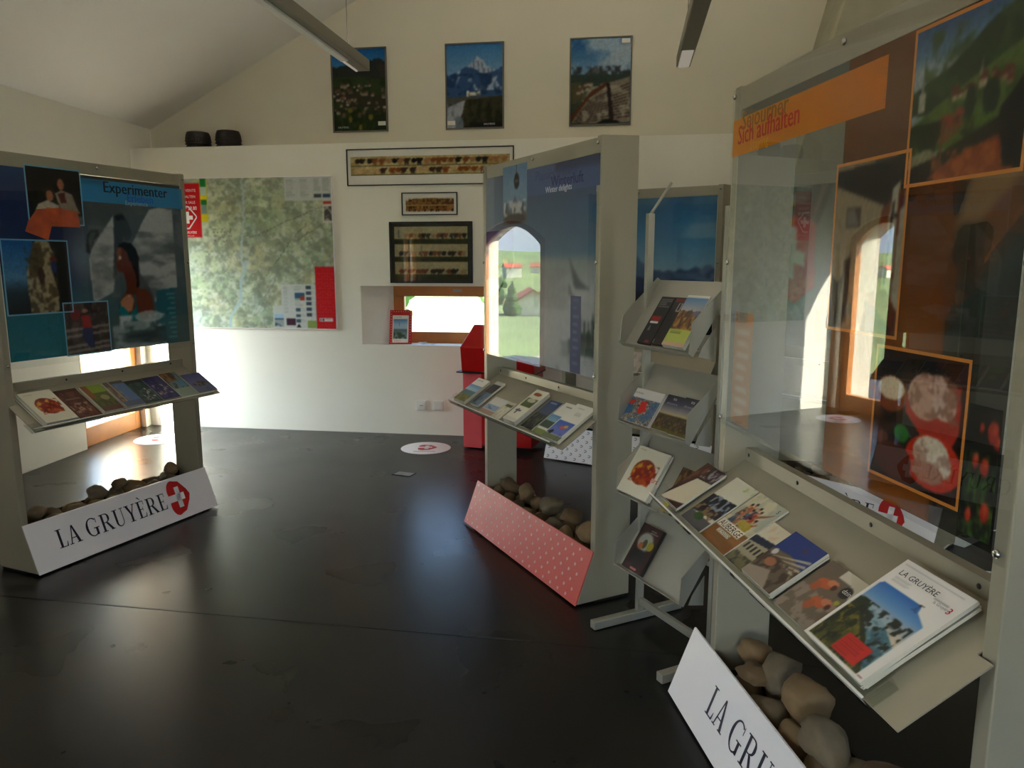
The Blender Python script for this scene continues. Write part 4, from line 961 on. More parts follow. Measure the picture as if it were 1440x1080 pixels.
# --- far stand with the mountain panorama
S5 = FR(.342, 5.75, 0, -30.7)
d5 = display_stand('farthest display with blue mountain panorama and small grey emblems on white panel', S5, 1.215, 'small', .10)
def cv_pano():
    c = Cv(120, 100).grad([(0, (.14, .36, .54)), (.3, (.28, .50, .66)), (.55, (.52, .66, .74)), (.60, (.20, .30, .44))])
    c.tex((.60, .70, .76), 4, 3, .5, .66, .5, v1=.3, sx=.5); m = c.ridge(.52, .09, (.22, .32, .46), 5, 6); c.tex((.44, .52, .62), 14, 5, .52, .6, .6, v0=.45, v1=.62, mask=m)
    c.peak(.50, .42, .6, .12, (.26, .38, .52), 8, .04); c.ridge(.60, .05, (.10, .18, .34), 11, 6); c.tex((.40, .50, .62), 9, 15, .56, .64, .5, .3, .55, .9, .68); c.ridge(.70, .04, (.05, .09, .20), 13, 5); c.ridge(.86, .03, (.03, .05, .12), 17, 5); return c.grain(.05)
on_sheet(d5, 'background_print', cv_pano(), .038, 1.045, 1.177, 2.003, .096)

# ------------------------------------------------------------------ stones in the troughs
def stone_mesh(k):
    rs = random.Random(k*13+5); bm = bmesh.new(); bmesh.ops.create_icosphere(bm, subdivisions=3, radius=1)
    off = Vector((rs.uniform(0, 50), rs.uniform(0, 50), rs.uniform(0, 50)))
    sx, sy, sz = .064*rs.uniform(.85, 1.2), .050*rs.uniform(.85, 1.15), .042*rs.uniform(.8, 1.25)
    for v in bm.verts:
        n = v.co.normalized(); q = 1+.34*mnoise.noise(n*1.2+off)+.14*mnoise.noise(n*2.8+off)+.05*mnoise.noise(n*7+off)
        # flattened facets
        for fd in range(3):
            a = Vector((math.sin(k+fd*2.1), math.cos(k*1.7+fd), math.sin(fd*1.3+k*.6))).normalized(); t = n.dot(a)*q
            if t > .74: q *= .74/t+.10*(t-.74)
        v.co = Vector((n.x*sx, n.y*sy, n.z*sz))*q
    me = bpy.data.meshes.new('river_stone'); bm.to_mesh(me); bm.free()
    me.polygons.foreach_set('use_smooth', [True]*len(me.polygons)); me.materials.append(MATS[('stone_tan', 'stone_grey', 'stone_brown')[k % 3]]); return me
STONES = [stone_mesh(k) for k in range(9)]
def stones(M, W, seed, labf, group, n=11, big=1.0, tops=()):
    rs = random.Random(seed); k = 0
    for i in range(n):
        x = .085+(W-.17)*i/(n-1)
        for row, (y, zb) in enumerate(((.146, .200), (.232, .205))):
            xx = x+(.045 if row else 0)+rs.uniform(-.010, .010)
            if xx > W-.09 or xx < .08: continue
            me = STONES[(seed*3+i*2+row*5) % 9]; o = bpy.data.objects.new('river_stone', me); COL.objects.link(o)
            sc = big*rs.uniform(.72, .88)*(1.0 if row else .92)*(11/n)**.6
            o.matrix_world = M @ Matrix.Translation((xx, y+rs.uniform(-.004, .004), zb+.008*sc)) @ Matrix.Rotation(rs.uniform(-.5, .5), 4, 'Z') @ Matrix.Rotation(rs.uniform(-.25, .25), 4, 'Y') @ Matrix.Diagonal((sc, sc*.86, sc, 1))
            tag(o, labf, 'stone', group)
    for j, (x, y, z, sc, rz, ry, lab) in enumerate(tops):
        o = bpy.data.objects.new('river_stone', STONES[(seed+j*4) % 9]); COL.objects.link(o)
        o.matrix_world = M @ Matrix.Translation((x, y, z)) @ Matrix.Rotation(rz, 4, 'Z') @ Matrix.Rotation(ry, 4, 'Y') @ Matrix.Diagonal((sc, sc, sc, 1)); tag(o, lab, 'stone', group)
stones(S1, 1.19, 1, 'rounded tan stone in the trough of the blue display', 'stones of the blue display', 9, 1.10,
       ((.50, .19, .275, 1.0, .2, .1, 'large light stone heaped highest at the middle of the blue display trough'), (.66, .20, .275, .85, -.3, -.1, 'stone heaped right of the highest one in the blue display trough'), (1.03, .20, .272, .8, .5, .3, 'stone heaped by the right post of the blue display'), (.14, .19, .262, .9, 0, .0, 'stone heaped nearest the left post of the blue display')))
stones(S2, 1.18, 2, 'rounded brown stone in the trough of the winter display', 'stones of the winter display', 9, 1.14,
       ((.18, .17, .285, .95, .5, .5, 'upright stone heaped at the far end of the winter display trough'), (.34, .19, .280, 1.0, -.4, .1, 'round stone heaped second from the far end of the winter display'), (.60, .19, .285, 1.2, .3, -.5, 'big angular stone heaped at the middle of the winter display trough'), (.80, .20, .285, 1.0, .1, .2, 'pale stone heaped right of the big angular one in the winter display'), (1.03, .18, .280, 1.0, 1.2, .2, 'stone heaped against the near post of the winter display')))
stones(S3, 1.205, 3, 'rounded brown stone in the trough of the orange display', 'stones of the orange display', 9, 1.26,
       ((.13, .20, .285, 1.1, .3, .1, 'brown stone heaped by the far post of the orange display'), (.26, .22, .290, 1.15, -.6, .5, 'large egg-shaped stone heaped behind in the orange display trough'), (.24, .150, .275, .90, .9, .2, 'warm tan stone leaning behind the lettered panel of the orange display'), (.44, .20, .295, 1.45, .2, -.1, 'largest brown stone heaped at mid trough of the orange display'), (.60, .17, .290, 1.3, 1.1, .5, 'long stone standing beside the largest one in the orange display'), (.78, .21, .300, 1.1, .1, -.2, 'flat grey slab stone topmost in the orange display trough'), (.93, .18, .285, 1.2, .5, 0, 'dark stone heaped at the near end of the orange display trough')))
stones(S4, 1.18, 4, 'stone in the trough of the flag display behind', 'stones of the flag display', 9, 1.05, ((.42, .19, .275, 1., 0, .2, 'rounded pale stone heaped at mid trough of the flag display'),))

# ------------------------------------------------------------------ literature rack
RKM = FR(.56, 3.096, 0, -63.5)
rk = empty('literature_rack', 'grey metal literature rack with four sloping trays between the displays', 'rack', RKM)
RWd = .44
for k, x_ in enumerate((-.004, .455)):
    m = MB(); m.box(x_, -.018, .04, x_+.020, .012, 1.745, 'rack_metal')
    for q in range(20): m.box(x_-.0006, -.012, .2+q*.075, x_+.0, -.002, .215+q*.075, 'plastic_black')
    m.build('upright', rk, bevel=.002)
    m = MB(); m.box(x_-.008, -.245, .004, x_+.028, .22, .040, 'rack_metal'); m.build('foot_bar', rk, bevel=.003)
m = MB(); m.box(.016, -.01, .07, .455, .008, .10, 'rack_metal'); m.build('cross_bar', rk)
for z_ in (.40, .72, 1.03, 1.36):
    m = MB(); m.box(.016, .0, z_, .455, .008, z_+.02, 'rack_metal'); m.build('cross_bar', rk)
m = MB(); m.tube([(.006, -.0, 1.745), (.003, .10, 1.870)], .006, 'rack_metal'); m.build('header_arm', rk)
RT = math.radians(56)
def traym(z): return Matrix.Translation((0, -.115, z)) @ Matrix.Rotation(RT, 4, 'X')
TZ = (1.217, .89, .585, .262)
for z in TZ:
    A = traym(z); m = MB(); Lh = .315 if z > 1 else .29
    m.box(.0, 0, -.003, RWd-.01, Lh, 0, 'rack_metal', A); m.box(0, -.003, -.003, RWd-.01, 0, .022, 'rack_metal', A); m.box(0, -.003, .022, RWd*.68, .0, .028, 'rack_metal', A)
    for xs in (0, RWd-.0125):
        m.add([(xs, 0, 0), (xs, Lh, 0), (xs, Lh, .018), (xs, Lh*.30, .075), (xs, 0, .024), (xs+.0025, 0, 0), (xs+.0025, Lh, 0), (xs+.0025, Lh, .018), (xs+.0025, Lh*.30, .075), (xs+.0025, 0, .024)],
              [(0, 1, 2, 3, 4), (9, 8, 7, 6, 5), (0, 5, 6, 1), (1, 6, 7, 2), (2, 7, 8, 3), (3, 8, 9, 4), (4, 9, 5, 0)], 'rack_metal', A)
    t_ = m.build('tray', rk)
    for xs in (.01, RWd-.03):
        b = MB(); b.prism([(-.012, z-.02), (-.012, z+.10), (-.07, z+.03), (-.085, z-.005)], xs+.012, xs+.015, 'x', 'rack_metal'); b.build('tray_bracket', t_)

# ------------------------------------------------------------------ brochures
def top0(k, n): return k == n-1
def booklet(name, lab, cat, M, w, h, t, cv, texts=(), n=1, group=None, lower=None, fan=(.003, -.002), paper='paper', mat='print_gloss'):
    """a pile of n booklets lying on the plane of M (x right, y up the slope, z off it); the top one bears the painted cover"""
    base_me = None
    for k in range(n):
        top = (k == n-1)
        Mk = M @ Matrix.Translation((fan[0]*k, fan[1]*k, t*k*1.12+.0042)) @ Matrix.Rotation(math.radians(0 if top0(k, n) or n < 3 else (1.1, -.7, .4, -1.2, .8, -.3)[k % 6]), 4, 'Z')
        m = MB()
        if base_me is None:
            m.box(0, 0, 0, w, h, t*.97, paper); o = m.build(name, M=Mk); base_me = o.data
        else:
            o = bpy.data.objects.new(name, base_me); COL.objects.link(o); o.matrix_world = Mk
        if top: tag(o, lab, cat, group); painted('cover', cv, w, h, o, None, mat, texts, z=t*.97+.0006)
        else:
            tag(o, lower or 'copy beneath the '+' '.join(lab.split()[:11]), cat, 'copies under '+lab[:60])
            g = MB(); g.box(0, 0, t*.97, w, h, t, 'paper_grey' if paper == 'paper' else 'paper_dark'); g.build('cover', o)
def slotm(S, u, s, rot=0, lift=0.0, tray=TRAY): return S @ tray @ Matrix.Translation((u, s, lift)) @ Matrix.Rotation(math.radians(rot), 4, 'Z')
rgb = lambda r, g, b: (r/255, g/255, b/255)
def C(w=44, h=62, c=(.9, .88, .84)): return Cv(int(w*1.6), int(h*1.6), c)
def short(s): return s
# orange stand, far to near
c = C(c=(.28, .15, .13)); c.tex((.52, .32, .2), 7, 3, .5, .62, .8, v1=.55); c.poly([(.0, 1), (.35, .35), (1, .30), (1, .85), (.2, 1)], (.84, .80, .70)); c.poly([(.35, .0), (1, 0), (1, .3), (.5, .34)], (.20, .14, .15)); c.tex((.7, .68, .7), 14, 5, .55, .6, .8, .35, .02, 1, .3)
booklet('leaflet', 'dark wine red leaflet with cream paper sheet, far end of the orange display shelf', 'leaflet', slotm(S3, -.075, .012), .15, .192, .003, c, (('ABB', .18, .97, .018, (.85, .8, .78)),), 4, fan=(.004, .0015))
c = C(c=(.84, .82, .74)); c.poly([(0, .42), (1, .36), (1, .72), (0, .8)], (.14, .14, .16)); c.tex((.55, .60, .66), 10, 3, .5, .58, .9, .2, .38, 1, .62); c.tex((.58, .44, .30), 10, 9, .45, .55, .9, 0, .62, 1, 1); c.rect(0, .80, 1, 1, (.34, .33, .34)); c.ell(.45, .82, .18, .06, (.2, .34, .16)); c.tex((.66, .74, .36), 10, 1, .5, .56, .7, .55, 0, 1, .14)
booklet('leaflet', 'cream leaflet with food photo, second from the far end of the orange display shelf', 'leaflet', slotm(S3, .123, .012), .148, .215, .004, c, (), 1)
c = C(c=(.82, .78, .66)); c.tex((.62, .66, .62), 5, 3, .45, .6, .6, v1=.5); c.rect(0, .62, 1, 1, (.64, .44, .24)); c.tex((.50, .32, .15), 4, 4, .45, .6, .8, 0, .62, 1, 1, sx=.15)
fig = random.Random(4)
for u, v, q in ((.20, .34, (.50, .30, .2)), (.30, .30, (.66, .34, .22)), (.38, .40, (.26, .46, .44)), (.48, .32, (.36, .26, .36)), (.58, .36, (.66, .24, .18)), (.34, .54, (.60, .38, .26)), (.52, .52, (.42, .22, .24)), (.70, .50, (.66, .60, .30)), (.20, .48, (.30, .34, .42))):
    c.poly([(u-.09, v+.14), (u-.05, v-.06), (u+.05, v-.06), (u+.10, v+.12)], q); c.ell(u+.01, v-.10, .035, .035, (.74, .50, .36)); c.ell(u+.01, v-.125, .04, .022, (.22, .14, .10)); c.poly([(u, v-.02), (u+.13, v-.10), (u+.14, v-.07), (u+.02, v+.03)], (.70, .44, .30))
c.ell(.6, .52, .2, .07, (.72, .62, .2)); c.poly([(.62, .30), (.8, .22), (.9, .16), (.9, .19), (.64, .36)], (.62, .4, .3)); c.tex((.70, .72, .66), 12, 9, .5, .66, .4, 0, .1, 1, .6); c.rect(.0, .60, .84, .73, (.90, .87, .80)); c.rect(.2, .75, .66, .81, (.90, .87, .80))
booklet('magazine', 'AUBERGE magazine with crowd painting, on the orange display shelf', 'magazine', slotm(S3, .285, .012), .165, .215, .005, c, (('AUBERGE', .05, .715, .030, (.15, .14, .14), 0, 1.0), ('DE MOLESON', .24, .80, .012, (.2, .2, .2)), ('5', .86, .13, .02, (.15, .15, .2))), 1)
c = C(40, 50, c=(.86, .82, .72)); c.tex((.86, .70, .55), 8, 2, .52, .6, .5, v1=.3); c.rect(0, .36, 1, 1, (.46, .44, .32)); c.poly([(0, .36), (1, .30), (1, .5), (0, .6)], (.14, .18, .26)); c.poly([(0, .5), (1, .42), (1, .74), (0, .80)], (.66, .62, .52)); 
for k in range(5): c.rect(.1+k*.17, .52, .17+k*.17, .66, (.12, .11, .12))
c.tex((.2, .2, .14), 9, 3, .5, .58, .8, 0, .76, 1, 1)
booklet('leaflet', 'small card with manor house photo beside the AUBERGE magazine', 'leaflet', slotm(S3, .455, .012), .112, .165, .004, c, (), 1)
c = C(50, 50, c=(.16, .24, .50)); c.poly([(0, .42), (.5, .36), (1, .46), (1, 1), (0, 1)], (.42, .36, .30)); 
for k in range(5): c.poly([(.05+k*.18, .56), (.14+k*.18, .54), (1, .30+k*.1), (.95, .26+k*.1)], (.80, .74, .62), .9)
c.tex((.24, .18, .15), 9, 5, .5, .58, .8, 0, .5, 1, 1); c.ell(.3, .62, .14, .08, (.66, .42, .30)); c.ell(.14, .45, .07, .06, (.85, .82, .8)); c.poly([(0, .85), (.5, .72), (.8, 1), (0, 1)], (.62, .56, .50)); c.ell(.62, .18, .05, .05, (.34, .22, .34))
booklet('leaflet', 'square leaflet with deep blue sky and terrace, thick pile in mid shelf', 'leaflet', slotm(S3, .567, .012), .150, .170, .0045, c, (), 4, fan=(.0022, .001))
c = C(50, 50, c=(.44, .38, .32)); c.rect(.42, .0, 1, .16, (.84, .81, .74)); c.poly([(.5, 0), (1, 0), (1, .40), (.8, .2)], (.80, .77, .68)); c.tex((.62, .56, .50), 9, 4, .48, .6, .8, v0=.5); 
for u, v in ((.36, .34), (.62, .60)): c.ell(u, v, .17, .08, (.74, .36, .20)); c.ell(u+.12, v-.06, .12, .06, (.80, .50, .36)); c.ell(u-.1, v+.1, .09, .09, (.66, .34, .2)); c.ell(u+.2, v-.02, .05, .05, (.3, .14, .08))
c.ell(.80, .28, .11, .10, (.10, .10, .10)); c.ell(.86, .46, .05, .04, (.66, .68, .2))
booklet('leaflet', 'leaflet of bathing couple with round black badge, left of the large white magazine', 'leaflet', slotm(S3, .738, .012), .148, .170, .0045, c, (('dzin', .73, .30, .018, (.9, .9, .9)),), 2, fan=(.002, .001))
def cv_gruy(w=120, h=160):
    c = Cv(w, h, (.93, .91, .89)); c.grad([(0, (.16, .42, .74)), (.22, (.40, .60, .80)), (.42, (.80, .76, .72)), (.55, (.86, .80, .70))], .05, .88, .27, .93)
    c.poly([(.05, .27), (.08, .27), (.05, .30)], (.93, .91, .89)); c.poly([(.60, .27), (.66, .27), (.70, .33), (.88, .40), (.88, .27)], (.93, .91, .89))
    c.poly([(.05, .52), (.30, .50), (.60, .56), (.88, .66), (.88, .95), (.05, .95)], (.30, .48, .54)); c.tex((.62, .72, .76), 10, 4, .45, .65, .8, .05, .50, .88, .85, sx=.4); c.tex((.16, .32, .38), 12, 8, .48, .66, .8, .05, .5, .88, .9, sx=.5)
    c.poly([(.05, .97), (.05, .50), (.12, .46), (.22, .48), (.26, .56), (.40, .64), (.58, .72), (.74, .84), (.88, .93), (.88, .97)], (.16, .19, .05)); k = ((c.V > .50+.5*c.U-.02)).astype(float)
    c.tex((.60, .52, .07), 10, 5, .42, .60, .95, .05, .58, .80, .97, mask=k); c.tex((.36, .36, .12), 20, 15, .45, .62, .7, .05, .58, .85, .97, mask=k); c.tex((.06, .09, .04), 16, 6, .48, .60, .9, .05, .46, .86, .97)
    for q in range(14): c.ell(.06+.014*q, .50+.006*((q*7) % 5), .010, .030, (.10, .17, .08))
    c.poly([(.60, .335), (.625, .32), (.632, .285), (.655, .285), (.662, .32), (.70, .345)], (.20, .38, .62)); c.ell(.643, .272, .014, .012, (.2, .14, .12)); c.rect(.655, .262, .69, .268, (.25, .2, .18))
    c.rect(.40, .765, .78, .945, (.80, .13, .10)); c.lines(.42, .78, .76, .935, 7, (.62, .08, .08), .8, 3)
    c.lines(.05, .045, .95, .052, 1, (.62, .62, .62), .8); c.lines(.11, .175, .45, .235, 4, (.70, .69, .68), .8, 4); c.rect(.66, .155, .86, .168, (.66, .66, .66)); c.rect(.90, .96, .97, .97, (.6, .1, .1)); return c
gm_cv = cv_gruy()
booklet('magazine', 'large white magazine titled LA GRUYÈRE with mountain cover, topmost of the near pile', 'magazine', slotm(S3, .897, .010), .200, .268, .0042, gm_cv, (('LA GRUYÈRE', .10, .150, .020, (.13, .13, .18)), ('la Gruyère', .70, .20, .010, (.5, .5, .55)), ('3', .89, .215, .022, (.78, .08, .08), 0, 1, 1)), 7, fan=(.0022, -.0008), lower='further copy in the pile under the large white mountain magazine')

# winter stand, far to near
c = C(c=(.88, .87, .84)); c.grad([(0, (.34, .54, .76)), (.5, (.60, .74, .84))], 0, 1, .30, .62); c.rect(0, .55, 1, .75, (.34, .46, .48)); c.rect(0, .74, 1, 1, (.36, .36, .16)); c.tex((.60, .50, .26), 9, 3, .5, .58, .8, 0, .74, 1, 1)
booklet('brochure', 'white brochure with blue lake photo, far end of the winter display shelf', 'brochure', slotm(S2, -.055, .012), .150, .192, .004, c, (('LA GRUYÈRE', .1, .12, .014, (.3, .3, .35)),), 5, fan=(.003, .001))
c = C(30, 60, c=(.30, .36, .42)); c.rect(0, 0, 1, .14, (.84, .84, .82)); c.rect(0, .16, 1, .5, (.18, .18, .22)); c.rect(0, .48, 1, 1, (.40, .50, .60)); c.tex((.16, .2, .26), 7, 4, .5, .6, .8, v0=.5)
booklet('leaflet', 'narrow dark leaflet beside the blue lake brochure on the winter display', 'leaflet', slotm(S2, .150, .030), .095, .20, .004, c, (), 3, fan=(.002, .001))
c = C(60, 40, c=(.82, .82, .80)); c.rect(.05, .45, .95, .75, (.55, .66, .78)); c.tex((.3, .4, .55), 12, 4, .5, .6, .8, .1, .5, .6, .7); c.rect(0, .78, 1, 1, (.70, .56, .50))
booklet('leaflet', 'low wide pale leaflet lying at the lip of the winter display shelf', 'leaflet', slotm(S2, .292, .012), .150, .125, .003, c, (), 1)
c = C(30, 40, c=(.84, .82, .74)); c.tex((.66, .62, .52), 6, 4, .5, .6, .5); c.rect(.1, .15, .9, .30, (.36, .36, .24))
booklet('card', 'small cream card just right of the low wide leaflet', 'card', slotm(S2, .450, .012), .085, .125, .003, c, (), 1)
c = C(36, 60, c=(.86, .85, .78)); c.ell(.45, .14, .3, .05, (.66, .34, .2)); c.rect(.1, .28, .9, .54, (.30, .36, .16)); c.ell(.5, .34, .3, .06, (.74, .74, .66)); c.rect(.2, .66, .6, .70, (.26, .26, .34)); c.rect(.3, .62, .4, .78, (.3, .3, .38)); c.rect(0, .9, 1, 1, (.80, .79, .74))
booklet('leaflet', 'tall cream leaflet with green garden photo, thick pile on the winter display', 'leaflet', slotm(S2, .592, .012), .125, .235, .005, c, (), 5, fan=(.003, .0005))
c = C(36, 60, c=(.20, .22, .26)); c.grad([(0, (.20, .28, .48)), (.45, (.34, .38, .46)), (.5, (.18, .20, .18)), (1, (.12, .13, .12))]); c.rect(.2, .06, .7, .10, (.6, .66, .76)); c.tex((.44, .44, .38), 9, 3, .52, .6, .8, v0=.5)
booklet('leaflet', 'dark evening valley leaflet between two white ones on the winter display', 'leaflet', slotm(S2, .755, .025), .112, .205, .003, c, (), 2)
c = C(36, 60, c=(.87, .86, .82)); c.grad([(0, (.34, .56, .76)), (1, (.62, .74, .78))], 0, 1, .40, .62); c.rect(0, .58, 1, .78, (.28, .34, .28)); c.rect(0, .84, 1, 1, (.50, .54, .30)); c.rect(.3, .10, .8, .13, (.4, .4, .4))
booklet('leaflet', 'white leaflet with lake and hills, half covered by the near biggest white one', 'leaflet', slotm(S2, .880, .018), .120, .225, .003, c, (), 2)
c = C(50, 60, c=(.88, .87, .83)); c.grad([(0, (.24, .38, .72)), (.6, (.40, .46, .76))], .05, .92, .50, .86); c.ell(.55, .66, .14, .05, (.74, .34, .40)); c.ell(.66, .62, .1, .04, (.82, .7, .3)); c.poly([(.1, .84), (.25, .76), (.35, .80), (.3, .9)], (.12, .12, .14)); c.rect(0, .88, 1, 1, (.42, .46, .34)); c.lines(.4, .22, .8, .32, 4, (.66, .64, .6), .8, 3); c.rect(.25, .09, .6, .11, (.7, .7, .66))
booklet('brochure', 'biggest white brochure at the near end of the winter display shelf', 'brochure', slotm(S2, .985, .010), .148, .235, .0045, c, (), 4, fan=(.0025, 0))

# blue stand, near to far
c = C(50, 60, c=(.84, .82, .74)); c.ell(.50, .50, .34, .26, (.46, .14, .07)); c.tex((.72, .30, .10), 9, 3, .45, .56, .95, .18, .28, .82, .74); c.tex((.80, .62, .16), 10, 8, .55, .6, .9, .18, .3, .7, .74); c.tex((.5, .06, .05), 10, 5, .55, .6, .9, .2, .3, .9, .7)
food = c
booklet('book', 'thick cream book with red stew dish, near end of the blue display shelf', 'book', slotm(S1, .055, .005), .165, .235, .0065, c, (('la Gruyère', .10, .10, .010, (.5, .4, .3)),), 4, fan=(.001, .001))
c = C(40, 60, c=(.30, .15, .12)); c.tex((.46, .26, .18), 8, 3, .46, .58, .8); c.rect(0, .0, 1, .1, (.26, .13, .12)); c.tex((.72, .58, .48), 10, 6, .52, .58, .9, .1, .5, .9, .82); c.rect(.2, .32, .8, .36, (.5, .4, .36))
booklet('leaflet', 'red brown leaflet right of the thick cream book on the blue display', 'leaflet', slotm(S1, .240, .012), .128, .232, .004, c, (), 2)
c = C(40, 60, c=(.36, .40, .18)); c.rect(0, .0, 1, .3, (.52, .62, .20)); c.rect(0, .0, .3, .5, (.56, .34, .18)); c.tex((.30, .28, .20), 8, 5, .5, .6, .8, v0=.3); c.ell(.66, .50, .2, .1, (.62, .58, .42)); c.rect(0, .82, 1, 1, (.40, .28, .24))
booklet('leaflet', 'lime green leaflet with produce photo, third from the near end on the blue display', 'leaflet', slotm(S1, .384, .018), .118, .215, .005, c, (), 3, fan=(.002, 0))
c = C(40, 60, c=(.36, .46, .62)); c.rect(0, 0, .34, 1, (.40, .34, .28)); c.tex((.62, .50, .38), 9, 3, .5, .58, .8, 0, .2, .5, .9); c.rect(.26, 0, .32, 1, (.72, .66, .60)); c.rect(0, .8, 1, 1, (.36, .40, .48)); c.poly([(.34, 0), (1, 0), (1, .12), (.34, .1)], (.30, .28, .28))
booklet('leaflet', 'light blue and tan striped leaflet, fourth from the near end on the blue display', 'leaflet', slotm(S1, .522, .016), .122, .215, .005, c, (), 3, fan=(.001, .002))
c = C(40, 60, c=(.16, .24, .22)); c.tex((.30, .36, .34), 8, 3, .5, .6, .8); c.tex((.78, .76, .72), 12, 8, .58, .62, .9, .3, .4, .9, .9); c.rect(0, 0, 1, .12, (.14, .14, .16))
booklet('leaflet', 'dark green leaflet, fifth from the near end on the blue display', 'leaflet', slotm(S1, .660, .028), .120, .205, .003, c, (), 1)
c = C(40, 60, c=(.16, .16, .34)); c.tex((.28, .26, .44), 6, 3, .46, .6, .8); c.tex((.70, .62, .54), 12, 8, .56, .61, .9, .1, .35, .9, .8)
booklet('leaflet', 'violet blue leaflet, sixth from the near end on the blue display', 'leaflet', slotm(S1, .782, .030), .122, .205, .003, c, (), 1)
c = C(40, 60, c=(.40, .46, .46)); c.rect(0, 0, .7, .35, (.52, .36, .2)); c.tex((.2, .17, .15), 8, 3, .5, .58, .8, v1=.7); c.rect(.4, .35, .9, .6, (.30, .50, .60)); c.rect(0, .66, 1, 1, (.52, .58, .52))
booklet('leaflet', 'brown and turquoise leaflet, seventh from the near end on the blue display', 'leaflet', slotm(S1, .912, .022), .122, .222, .003, c, (), 1)
c = C(50, 60, c=(.24, .26, .46)); c.grad([(0, (.22, .24, .44)), (.5, (.34, .36, .52))]); c.ell(.5, .55, .36, .12, (.16, .14, .14)); c.tex((.44, .40, .38), 10, 5, .5, .58, .8, .2, .45, .9, .68); c.rect(0, .72, 1, 1, (.36, .38, .50))
booklet('leaflet', 'indigo leaflet at the far right end of the blue display shelf', 'leaflet', slotm(S1, 1.042, .022), .150, .182, .003, c, (), 1)

# far stand: a row of whitish leaflets
for k, (u, col, lab) in enumerate(((.03, (.72, .70, .68), 'pale grey leaflet, left end of the farthest display shelf'), (.20, (.78, .76, .74), 'second pale leaflet on the farthest display shelf'), (.37, (.66, .66, .66), 'third greyer leaflet on the farthest display shelf'), (.55, (.78, .74, .70), 'fourth pale leaflet on the farthest display shelf'))):
    c = C(20, 26, c=col); c.tex((.5, .5, .5), 5, k, .5, .6, .4)
    booklet('leaflet', lab, 'leaflet', slotm(S5, u, .012, 4*(-1)**k), .14, .235, .006, c, (), 1)

# literature rack
def rslot(i, u, s, rot=0): return RKM @ traym(TZ[i]) @ Matrix.Translation((u, s, 0)) @ Matrix.Rotation(math.radians(rot), 4, 'Z')
c = C(34, 70, c=(.10, .10, .11)); c.lines(.1, .05, .9, .24, 5, (.55, .55, .55), .8, 2); c.rect(.1, .42, .75, .52, (.62, .10, .09)); c.rect(.15, .53, .72, .57, (.8, .8, .78)); c.poly([(.3, .58), (.24, .72), (.42, .72)], (.6, .6, .62), .7); c.rect(.5, .92, .8, .97, (.55, .14, .14))
booklet('leaflet', 'black leaflet with red bar, left front on the top rack tray', 'leaflet', rslot(0, .092, .014), .085, .215, .004, c, (), 2, paper='paper_dark', fan=(.001, .001))
c = C(30, 60, c=(.09, .08, .09)); c.rect(.1, .03, .9, .10, (.40, .08, .08)); c.rect(.55, .12, .85, .3, (.7, .7, .7)); c.rect(.6, .14, .8, .28, (.1, .1, .1)); c.rect(.1, .9, .15, .98, (.7, .7, .7))
booklet('leaflet', 'black leaflet with dark red head behind the red barred one on the top tray', 'leaflet', rslot(0, .186, .016), .068, .21, .004, c, (), 3, paper='paper_dark', fan=(.001, .001))
c = C(44, 70, c=(.8, .8, .74)); c.rect(0, 0, 1, .05, (.84, .84, .80)); c.grad([(0, (.30, .48, .66)), (1, (.70, .66, .64))], 0, 1, .05, .34); c.rect(0, .32, 1, .70, (.46, .30, .14)); c.tex((.66, .48, .22), 9, 3, .5, .58, .9, v0=.33, v1=.7); c.tex((.28, .18, .12), 10, 7, .52, .58, .9, v0=.3, v1=.7); c.poly([(.44, .44), (.52, .26), (.60, .44)], (.32, .24, .24)); c.ell(.8, .36, .16, .05, (.40, .40, .48)); c.rect(0, .68, 1, .94, (.66, .70, .32)); c.lines(.1, .71, .6, .78, 2, (.3, .34, .16), .8, 2); c.rect(0, .93, 1, 1, (.74, .60, .50))
booklet('leaflet', 'leaflet with autumn town photo and lime green foot on the top rack tray', 'leaflet', rslot(0, .258, .014), .122, .218, .0045, c, (), 5, fan=(.002, .0006))
c = C(60, 50, c=(.82, .80, .78)); c.rect(0, .28, 1, 1, (.42, .36, .33))
n1 = c.fbm(5, 3); st = (np.sin(n1*60) > .1).astype(float)*(c.V > .28); c.put(st, (.72, .66, .58)); c.put((np.sin(n1*60+2) > .75).astype(float)*(c.V > .28), (.15, .13, .14)); c.put(((n1 > .56) & (c.V > .28)).astype(float), (.18, .36, .52), .7); c.poly([(.44, .36), (.60, .34), (.68, .60), (.56, .72), (.44, .68)], (.78, .14, .12)); c.poly([(.0, .40), (.26, .34), (.2, .48), (0, .54)], (.74, .16, .12)); c.ell(.14, .66, .16, .14, (.16, .38, .54), .8); c.ell(.86, .62, .12, .2, (.2, .36, .55), .7)
booklet('booklet', 'booklet with swirling red and blue pattern on the second rack tray', 'booklet', rslot(1, -.006, .012), .196, .150, .004, c, (('art forum', .08, .16, .014, (.3, .3, .3)),), 3, fan=(-.0025, .0))
def cv_dusk(): 
    c = C(36, 50, c=(.2, .2, .2)); c.grad([(0, (.14, .13, .18)), (.22, (.24, .24, .32)), (.42, (.52, .50, .50)), (.52, (.70, .64, .48)), (.56, (.28, .22, .14)), (.85, (.20, .17, .10)), (1, (.38, .36, .10))]); c.tex((.12, .10, .07), 8, 3, .5, .6, .7, v0=.56, v1=.9); c.tex((.5, .36, .2), 12, 8, .57, .62, .8, v0=.6, v1=.95); return c
booklet('booklet', 'dusk landscape booklet in the middle of the second rack tray', 'booklet', rslot(1, .196, .018), .108, .152, .004, cv_dusk(), (('tcs', .38, .13, .018, (.85, .85, .85)), ('découverte', .14, .26, .014, (.6, .6, .66))), 2)
